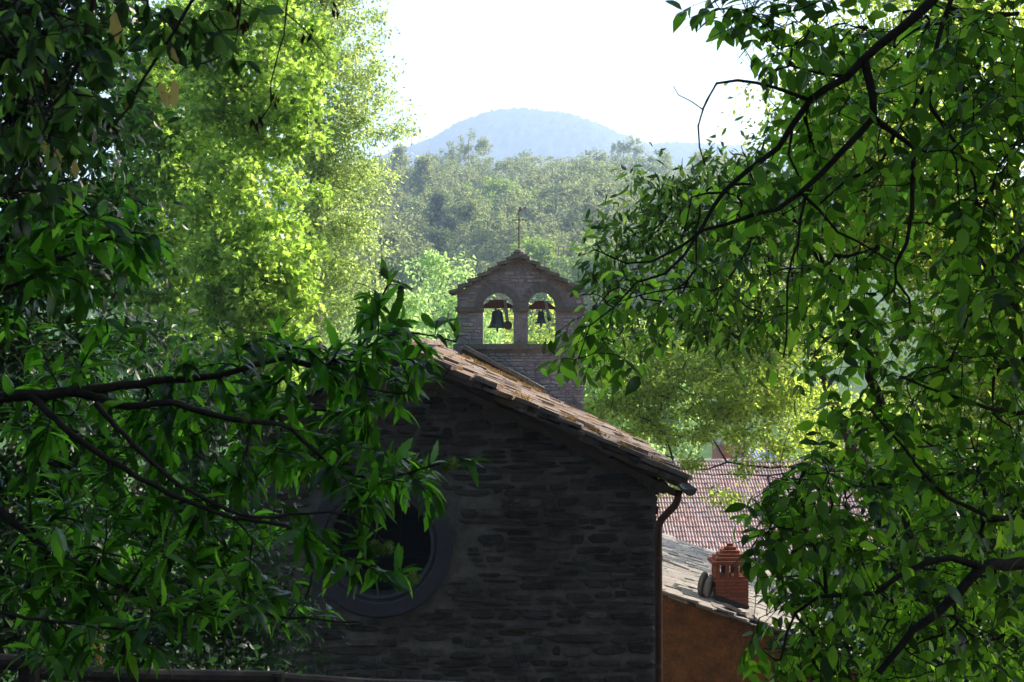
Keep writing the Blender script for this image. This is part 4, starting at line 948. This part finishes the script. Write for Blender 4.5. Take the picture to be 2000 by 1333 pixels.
# ---------------------------------------------------------------- mid-distance trees: crowns of many leaves around clump centres
def clumps(ells, n):
    out = []
    vol = np.array([e[1][0]*e[1][1]*e[1][2] for e in ells]); vol /= vol.sum()
    for e, v in zip(ells, vol):
        k = max(3, int(n*v)); u = rng.normal(size=(k, 3)); u = unit(u)*(rng.random((k, 1))**.42)
        out.append(np.array(e[0]) + u*np.array(e[1]))
    return np.concatenate(out)
def crown_leaves(C, n, spread, size, droop=.3, up=.8, fl=.6):
    i = rng.integers(0, len(C), n); g_ = rng.normal(size=(n, 3))*spread; g_[:, 2] *= fl
    sc = rng.uniform(.5, 1.3, len(C))[i][:, None]
    pos = C[i] + g_*sc
    d = unit(g_)*.7 + rng.normal(size=(n, 3))*.6 + np.array([0, 0, -droop]); nn_ = rng.normal(size=(n, 3))*.75 + np.array([0, 0, up])
    return pos, d, nn_, rng.uniform(size*.6, size*1.3, n)
def mid_tree(name, label, cat, trunk, r0, ells, ncl, nleaf, spread, size, tpls, mat, bark=M_bark, rt=.006, limbs=(), group=None, seg=.3, **k):
    T = empty(name, trunk[0], label=label, cat=cat, group=group)
    q = smooth_line(trunk, seg, .02); tubes([(q, np.linspace(r0, r0*.35, len(q)))], 10, bark, 'trunk', T)
    C = clumps(ells, ncl)
    lt, tw_ = grow([(trunk, r0, r0*.3)] + list(limbs), C[:min(len(C), 420)], seg, rt, sag=.05, wig=.12)
    for a in lt[1:]: tubes([a], 8, bark, 'branch', T)
    tubes(tw_, 5, bark, 'branches', T, kind='stuff')
    link('crown', npmesh('crown', *leaf_cloud(*crown_leaves(C, nleaf, spread, size, **k), tpls), mat), T, kind='stuff')
    return T
def E(pxc, pyc, Y, rx, ry, dep): return (tuple(P(pxc, pyc, Y)), (rx/F*Y, dep, ry/F*Y))
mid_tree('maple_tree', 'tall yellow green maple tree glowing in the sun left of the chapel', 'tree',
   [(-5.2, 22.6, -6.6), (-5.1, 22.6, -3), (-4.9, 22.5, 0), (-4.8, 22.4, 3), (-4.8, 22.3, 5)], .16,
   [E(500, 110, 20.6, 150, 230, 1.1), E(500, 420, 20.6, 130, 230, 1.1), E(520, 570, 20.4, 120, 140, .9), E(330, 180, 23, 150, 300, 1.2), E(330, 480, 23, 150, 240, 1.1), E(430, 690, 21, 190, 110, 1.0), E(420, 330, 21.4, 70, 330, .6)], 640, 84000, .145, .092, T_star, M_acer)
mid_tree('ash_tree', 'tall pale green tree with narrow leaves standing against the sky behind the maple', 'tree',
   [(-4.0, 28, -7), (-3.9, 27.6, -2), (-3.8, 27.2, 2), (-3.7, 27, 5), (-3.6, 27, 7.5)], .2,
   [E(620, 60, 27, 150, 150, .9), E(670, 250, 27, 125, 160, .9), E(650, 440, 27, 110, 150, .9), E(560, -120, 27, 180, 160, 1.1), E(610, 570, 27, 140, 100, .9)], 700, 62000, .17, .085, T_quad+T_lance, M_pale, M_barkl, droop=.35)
mid_tree('robinia_tree', 'fine leaved sunlit tree spreading its branches over the roofs right of the chapel', 'tree',
   [(8.2, 28.5, -8), (7.8, 28.3, -5), (7.2, 28, -3), (6.3, 27.6, -1.2), (5.5, 27, .5)], .2,
   [E(1380, 740, 27, 190, 90, 1.6), E(1230, 770, 26.5, 110, 80, 1.0), E(1500, 800, 27, 120, 80, 1.4), E(1360, 850, 27, 140, 28, 1.0), E(1500, 640, 27.5, 160, 110, 1.8), E(1260, 690, 27, 110, 80, 1.2), E(1720, 850, 29.6, 190, 80, 2.2), E(1250, 845, 26.5, 75, 28, .4), E(1450, 905, 26.8, 60, 20, .4), E(1150, 800, 26.5, 55, 45, .4), E(1350, 890, 26.7, 50, 25, .3), E(1560, 880, 26.8, 60, 35, .4), E(1320, 950, 26.7, 30, 18, .2), E(1420, 970, 26.7, 40, 14, .2)], 620, 64000, .15, .085, T_quad, M_gold, rt=.005,  # far right clump added to shade the back of the slab roof
   limbs=[(px((1780,930,28.2),(1600,915,27.4),(1480,912,27),(1420,905,27),(1380,915,26.8),(1325,918,26.6),(1312,895,26.6),(1270,880,26.4)), .05, .01),
          (px((1420,905,27),(1395,860,27),(1370,830,27),(1340,810,27)), .02, .008), (px((1312,895,26.6),(1300,850,26.6),(1270,820,26.4),(1200,800,26.2)), .02, .008), (px((1600,915,27.4),(1550,925,27),(1460,930,26.8),(1360,925,26.7)), .025, .006)])
mid_tree('hazel_tree', 'sunlit yellow green tree right of the chapel seen through the walnut limbs', 'tree',
   [(5.6, 15.5, -5.8), (5.5, 15.4, -3), (5.3, 15.3, 0), (5.0, 15.2, 2), (4.8, 15, 3.5)], .16,
   [E(1650, 170, 15.6, 170, 190, .9), E(1850, 60, 15.6, 200, 150, 1.0), E(1760, 300, 15, 230, 230, 1.4), E(1620, 420, 15, 130, 150, 1.0), E(1850, 480, 15, 200, 200, 1.3), E(1900, 760, 15.5, 200, 180, 1.2)], 520, 40000, .2, .075, T_quad, M_gold)
# compound-leaved branch tree behind the walnut, upper centre right
mid_tree('young_walnut_tree', 'younger walnut tree with pale hanging leaves beside the bell gable', 'tree',
   [(2.9, 9.6, -4), (2.8, 9.6, -2), (2.5, 9.5, -.5), (2.1, 9.4, .5), (1.6, 9.2, 1.0)], .06,
   [E(1290, 420, 9.3, 150, 80, .5), E(1230, 520, 9.2, 95, 75, .4), E(1430, 400, 9.3, 130, 120, .6), E(1450, 570, 9.5, 170, 140, .6), E(1210, 640, 9.3, 90, 70, .4)], 150, 4200, .13, .082, T_chest, M_young, rt=.0022, seg=.12, droop=.8, up=.3)
rng = np.random.default_rng(105)
# dark shaded growth, left
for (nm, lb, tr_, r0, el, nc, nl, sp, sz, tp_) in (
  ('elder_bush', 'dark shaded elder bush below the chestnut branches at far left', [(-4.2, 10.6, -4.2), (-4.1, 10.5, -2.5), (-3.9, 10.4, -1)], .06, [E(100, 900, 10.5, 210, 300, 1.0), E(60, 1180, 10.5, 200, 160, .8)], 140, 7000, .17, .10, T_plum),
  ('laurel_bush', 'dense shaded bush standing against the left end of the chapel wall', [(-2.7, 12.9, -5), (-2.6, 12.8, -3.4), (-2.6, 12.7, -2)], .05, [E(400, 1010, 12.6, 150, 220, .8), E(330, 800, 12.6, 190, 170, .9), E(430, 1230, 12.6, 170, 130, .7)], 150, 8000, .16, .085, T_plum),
  ('cover_bush', 'dark thicket added behind the wooden fence to cover pale sunlit ground', [(-3.4, 13.6, -5.4), (-3.4, 13.6, -4), (-3.5, 13.6, -3)], .05, [E(200, 1180, 13.6, 280, 110, .6), E(330, 1290, 13.2, 260, 70, .5), E(60, 1040, 13.8, 160, 160, .6)], 170, 9000, .18, .09, T_plum),  # bush added to block pale sunlit patches from view
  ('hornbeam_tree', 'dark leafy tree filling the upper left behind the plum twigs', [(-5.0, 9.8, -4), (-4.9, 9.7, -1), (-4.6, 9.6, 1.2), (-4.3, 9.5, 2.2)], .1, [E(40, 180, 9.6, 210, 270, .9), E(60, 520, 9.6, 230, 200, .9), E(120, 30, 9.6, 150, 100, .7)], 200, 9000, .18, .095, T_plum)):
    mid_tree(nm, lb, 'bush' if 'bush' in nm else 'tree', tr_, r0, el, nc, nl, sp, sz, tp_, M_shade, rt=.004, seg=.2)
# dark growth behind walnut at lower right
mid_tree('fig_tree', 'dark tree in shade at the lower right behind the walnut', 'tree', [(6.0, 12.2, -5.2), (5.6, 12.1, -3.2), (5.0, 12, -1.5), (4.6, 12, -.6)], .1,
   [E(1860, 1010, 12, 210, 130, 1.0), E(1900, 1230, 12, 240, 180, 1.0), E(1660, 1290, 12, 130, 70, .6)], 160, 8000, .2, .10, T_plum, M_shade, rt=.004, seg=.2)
rng = np.random.default_rng(106)
# bright trees beyond the bell gable
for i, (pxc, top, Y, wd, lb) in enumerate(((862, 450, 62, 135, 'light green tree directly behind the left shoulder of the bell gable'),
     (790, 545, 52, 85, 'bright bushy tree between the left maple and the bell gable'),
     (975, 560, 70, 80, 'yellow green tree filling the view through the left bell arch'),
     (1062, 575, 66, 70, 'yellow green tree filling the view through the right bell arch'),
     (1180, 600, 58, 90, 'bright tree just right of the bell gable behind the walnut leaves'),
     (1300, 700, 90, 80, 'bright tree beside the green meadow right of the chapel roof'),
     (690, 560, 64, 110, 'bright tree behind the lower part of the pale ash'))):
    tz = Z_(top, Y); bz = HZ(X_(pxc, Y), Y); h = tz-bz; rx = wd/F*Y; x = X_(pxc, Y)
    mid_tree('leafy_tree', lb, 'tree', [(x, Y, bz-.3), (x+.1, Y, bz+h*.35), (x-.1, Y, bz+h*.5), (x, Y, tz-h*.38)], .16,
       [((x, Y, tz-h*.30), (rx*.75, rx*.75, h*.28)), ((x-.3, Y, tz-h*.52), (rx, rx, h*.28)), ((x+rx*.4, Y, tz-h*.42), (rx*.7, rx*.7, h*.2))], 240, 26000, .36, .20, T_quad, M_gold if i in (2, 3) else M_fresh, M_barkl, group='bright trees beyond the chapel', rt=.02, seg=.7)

rng = np.random.default_rng(107)
# ---------------------------------------------------------------- forest on the slope
def forest_variant(k, conifer, mat):
    h = 1.0; C = []
    if conifer:
        for t_ in np.linspace(.28, 1, 34):
            r_ = .20*(1.08-t_)**.75*(1+.3*math.sin(t_*40+k))
            for _ in range(5): a = rng.uniform(0, 6.28); q = r_*rng.random()**.5; C.append((q*math.cos(a), q*math.sin(a), t_-.03*rng.random()))
    else:
        for _ in range(11+k):
            a = rng.uniform(0, 6.28); t_ = rng.uniform(.35, .93); r_ = .23*math.sin(math.pi*min(1, (t_-.2)/.85))**.8
            base = np.array([r_*math.cos(a), r_*math.sin(a), t_])
            for _ in range(9): C.append(tuple(base+rng.normal(size=3)*(.042, .042, .045)))
    C = np.array(C); pos, d, n, s = crown_leaves(C, 7000, .017, .021, up=.1, fl=1.0)
    me = npmesh('crown', *leaf_cloud(pos, d, n, s, T_quad), mat)
    mb = MB(); mb.tube([(0, 0, -.03), (.004, 0, .3), (-.004, .003, .6), (0, 0, .9)], [.016, .013, .009, .003], 6)
    for _ in range(6):
        a = rng.uniform(0, 6.28); t_ = rng.uniform(.3, .75); mb.tube([(0, 0, t_), (.12*math.cos(a), .12*math.sin(a), t_+.09)], [.005, .002], 4)
    return me, mb.mesh('trunk', M_barkl)
FVs = [forest_variant(i, i in (1, 5, 7), M_for[(0, 2, 1, 0, 3, 0, 1, 2, 0)[i]]) for i in range(9)]
def ftree(x, y, h, v, label, name='forest_tree', group='trees on the wooded slope', wide=1.0):
    T = empty(name, (x, y, HZ(x, y)), label=label, cat='tree', group=group); a = rnd.uniform(0, 6.28)
    for me, nm in zip(FVs[v], ('crown', 'trunk')):
        o = bpy.data.objects.new(nm, me); COL.objects.link(o); o.parent = T; o.scale = (h*wide, h*wide, h); o.rotation_euler = (0, 0, a)
        if nm == 'crown': o['kind'] = 'stuff'
    return T
y = 128.0; nf = 0
while y < 330:
    x0, x1 = X_(700, y)-4, X_(1440, y)+4; x = x0 + rnd.uniform(0, 3)
    while x < x1:
        v = rnd.choice((0, 2, 3, 6, 8, 1, 3, 6, 4) if y < 200 else (0, 2, 3, 6, 8, 0, 3, 6, 5))
        h = rnd.uniform(11, 20) if y < 275 else rnd.uniform(9, 16)
        lab = None and ('slender dark conifer among the trees on the wooded slope' if v in (1, 5, 7) else 'fresh green broadleaf tree among the trees on the wooded slope' if v == 4 else 'grey green broadleaf tree among the trees on the wooded slope')
        qx = 1000+x/y*F; zone = 'behind the maple' if qx < 800 else 'left of the iron cross' if qx < 1010 else 'right of the iron cross' if qx < 1200 else 'beyond the walnut branches'
        band = 'at the foot of the wooded slope' if y < 160 else 'on the lower wooded slope' if y < 200 else 'midway up the wooded slope' if y < 245 else 'on the upper wooded slope' if y < 285 else 'on the crest of the wooded slope'
        kd = 'slender dark conifer' if v in (1, 5, 7) else 'fresh green broadleaf tree' if v == 4 else 'dark green broadleaf tree' if v == 6 else 'olive green broadleaf tree' if v in (2,) else 'grey green broadleaf tree'
        ftree(x, y+rnd.uniform(-3, 3), h, v, '%s %s, %s' % (kd, band, zone), 'conifer_tree' if v in (1, 5, 7) else 'forest_tree', '%ss %s %s' % (kd, band, zone), rnd.uniform(.95, 1.3))
        x += rnd.uniform(5.0, 8.5)*(y/220)**.3; nf += 1
    y += rnd.uniform(10, 13)
for (pxc, top, Y, v, lb) in ((915, 250, 285, 3, 'tallest tree on the skyline left of the far hill summit'), (1218, 262, 300, 3, 'thin tree top poking above the skyline right of the far hill'), (1020, 292, 300, 6, 'narrow tree top on the skyline below the far hill summit'), (870, 285, 290, 0, 'broad tree on the skyline just left of the tallest one')):
    x = X_(pxc, Y); ftree(x, Y, Z_(top, Y)-HZ(x, Y), v, lb, 'skyline_tree', 'tall trees on the skyline', .8)

rng = np.random.default_rng(108)
# ---------------------------------------------------------------- shading trees around and above the camera (out of view, they keep the foreground in shade)
def big_tree(label, x, y, cz, rr, nleaf, r0=.3, sz=.34):
    T = empty('canopy_tree', (x, y, HZ(x, y)), label=label, cat='tree'); bz = HZ(x, y)
    q = smooth_line([(x, y, bz-.3), (x+.2, y+.1, bz+2), (x, y, cz-1), (x-.1, y+.2, cz+rr[2]*.4)], .4, .02)
    tubes([(q, np.linspace(r0, r0*.4, len(q)))], 10, M_bark, 'trunk', T)
    C = clumps([((x, y, cz), rr)], 260); pos, d, n, s = crown_leaves(C, nleaf, .55, sz)
    keep = pos[:, 2] > np.maximum(3.2, .262*pos[:, 1]+.35)
    px_ = np.abs(pos[:, 0]) > .372*np.maximum(pos[:, 1], 0)+.5
    keep = keep | (px_ & (pos[:, 2] > HZ(x, y)+1)) | (pos[:, 1] < -1.0)
    link('crown', npmesh('crown', *leaf_cloud(pos[keep], d[keep], n[keep], s[keep], T_quad), M_canopy), T, kind='stuff')
big_tree('large shading oak behind the viewpoint on the bank', .5, -5, 4.5, (7, 4.5, 5), 20000)
big_tree('large shading oak standing to the left of the viewpoint', -8.5, 5, 4.5, (4.5, 7, 5), 30000)
big_tree('spreading oak whose crown hangs over the viewpoint from the right', 8.5, 8, 6.0, (5.0, 6, 6), 26000)
big_tree('high spreading oak arching over the path before the chapel', -6.5, 10, 8.0, (7.5, 6.5, 3.2), 17000)
big_tree('unseen oak added right of the chapel to shade its roof and slope', 10.2, 19.3, 1.0, (2.5, 3.0, 3.7), 20000)  # added out of view to block sun from the roof's right half
big_tree('high spreading oak arching above the walnut', 5.5, 3.0, 6.5, (7, 6, 3.0), 10000)

rng = np.random.default_rng(109)
# ---------------------------------------------------------------- fence, dry stems, roof moss
fence = empty('wooden_fence', P(60, 1333, 7), label='dark wooden fence with round posts along the bottom left edge', cat='fence')
for (pxc, pt, Y, r_) in ((58, 1274, 7.0, .055), (540, 1313, 7.6, .05), (-420, 1240, 6.5, .055)):
    q = P(pxc, pt, Y); mb = MB(); mb.tube([(q.x, Y, HZ(q.x, Y)-.2), (q.x, Y, q.z-.015), (q.x, Y, q.z)], [r_, r_, r_*.85], 12); mb.build('post', M_fence, fence)
for (a_, b_) in (((-420, 1270, 6.5), (58, 1295, 7.0)), ((58, 1311, 7.0), (540, 1325, 7.6)), ((540, 1328, 7.6), (900, 1345, 8.2))):
    A_, B_ = P(*a_), P(*b_); mb = MB(); mb.tube([A_, (A_+B_)/2+Vector((0, 0, -.01)), B_], .04, 10); mb.build('rail', M_fence, fence)
    A2, B2 = A_-Vector((0, 0, .45)), B_-Vector((0, 0, .45)); mb = MB(); mb.tube([A2, B2], .04, 10); mb.build('rail', M_fence, fence)
stems = empty('dry_stems', P(205, 1320, 8), label='three dry orange brown stalks sticking up behind the fence', cat='plant')
for a_, b_ in (((208, 1315, 8), (163, 1243, 8)), ((196, 1290, 8), (172, 1241, 8.05)), ((196, 1290, 8), (195, 1242, 7.95))):
    mb = MB(); mb.tube([P(*a_), P((a_[0]+b_[0])/2+2, (a_[1]+b_[1])/2, 8), P(*b_)], [.008, .007, .009], 6); mb.build('stalk', M_yel, stems)
# weeds at the foot of the chapel wall
for i, (pxc, pyc, Y, lb) in enumerate(((560, 1240, 14.5, 'leafy weeds against the chapel wall under the round window'), (250, 1290, 9.5, 'pale leafy weeds behind the fence at lower left'), (420, 1300, 10, 'low leafy weeds behind the fence near its second post'))):
    c = P(pxc, pyc, Y); bz = HZ(c.x, Y)
    mid_tree('weed_plant', lb, 'plant', [(c.x, Y, bz-.05), (c.x+.03, Y, (bz+c.z)/2), (c.x, Y, c.z)], .012, [((c.x, Y, c.z-.1), (.55, .3, .28)), ((c.x+.3, Y, c.z-.5), (.5, .3, .3))], 50, 500, .14, .07, T_plum, M_shade, rt=.002, seg=.12)  # weeds take the leaf colour darkened to stand in for shade
# moss and dry grass on the chapel roof
pos = []
for _ in range(1300):
    t = rng.random(); x = XR + .15 + t*(EAV-XR-.2); y = 16.7 + rng.random()**.5*(YB-16.9)
    if math.sin(x*5+y*3)+math.sin(x*11-y*7)+rng.normal()*.4 > (1.1 if y < 22.2 else -1.2): pos.append((x+rng.normal()*.02, y, roofz(x)+.02))
for _ in range(1000):
    x = X_(rng.uniform(905, 1060), 22.9); pos.append((x, 22.85+rng.random()*.4, roofz(x)+.03))
for (a, k) in ((1110, 90), (1165, 90), (1225, 60), (1290, 60), (1020, 60)):
    for _ in range(k): x = X_(a+rng.normal()*9, 16.8); pos.append((x, 16.7+rng.random()*.3, roofz(x)+.03))
pos = np.array(pos); m = len(pos)
link('roof_moss', npmesh('roof_moss', *leaf_cloud(pos, rng.normal(size=(m, 3))*.5+(0, 0, 1), rng.normal(size=(m, 3)), rng.uniform(.015, .07, m), T_lance), M_moss), kind='stuff')
print('forest trees', nf, 'objects', len(bpy.data.objects), 'tris', sum(len(m.polygons) for m in bpy.data.meshes), 'leaves', len(pC), len(pW))
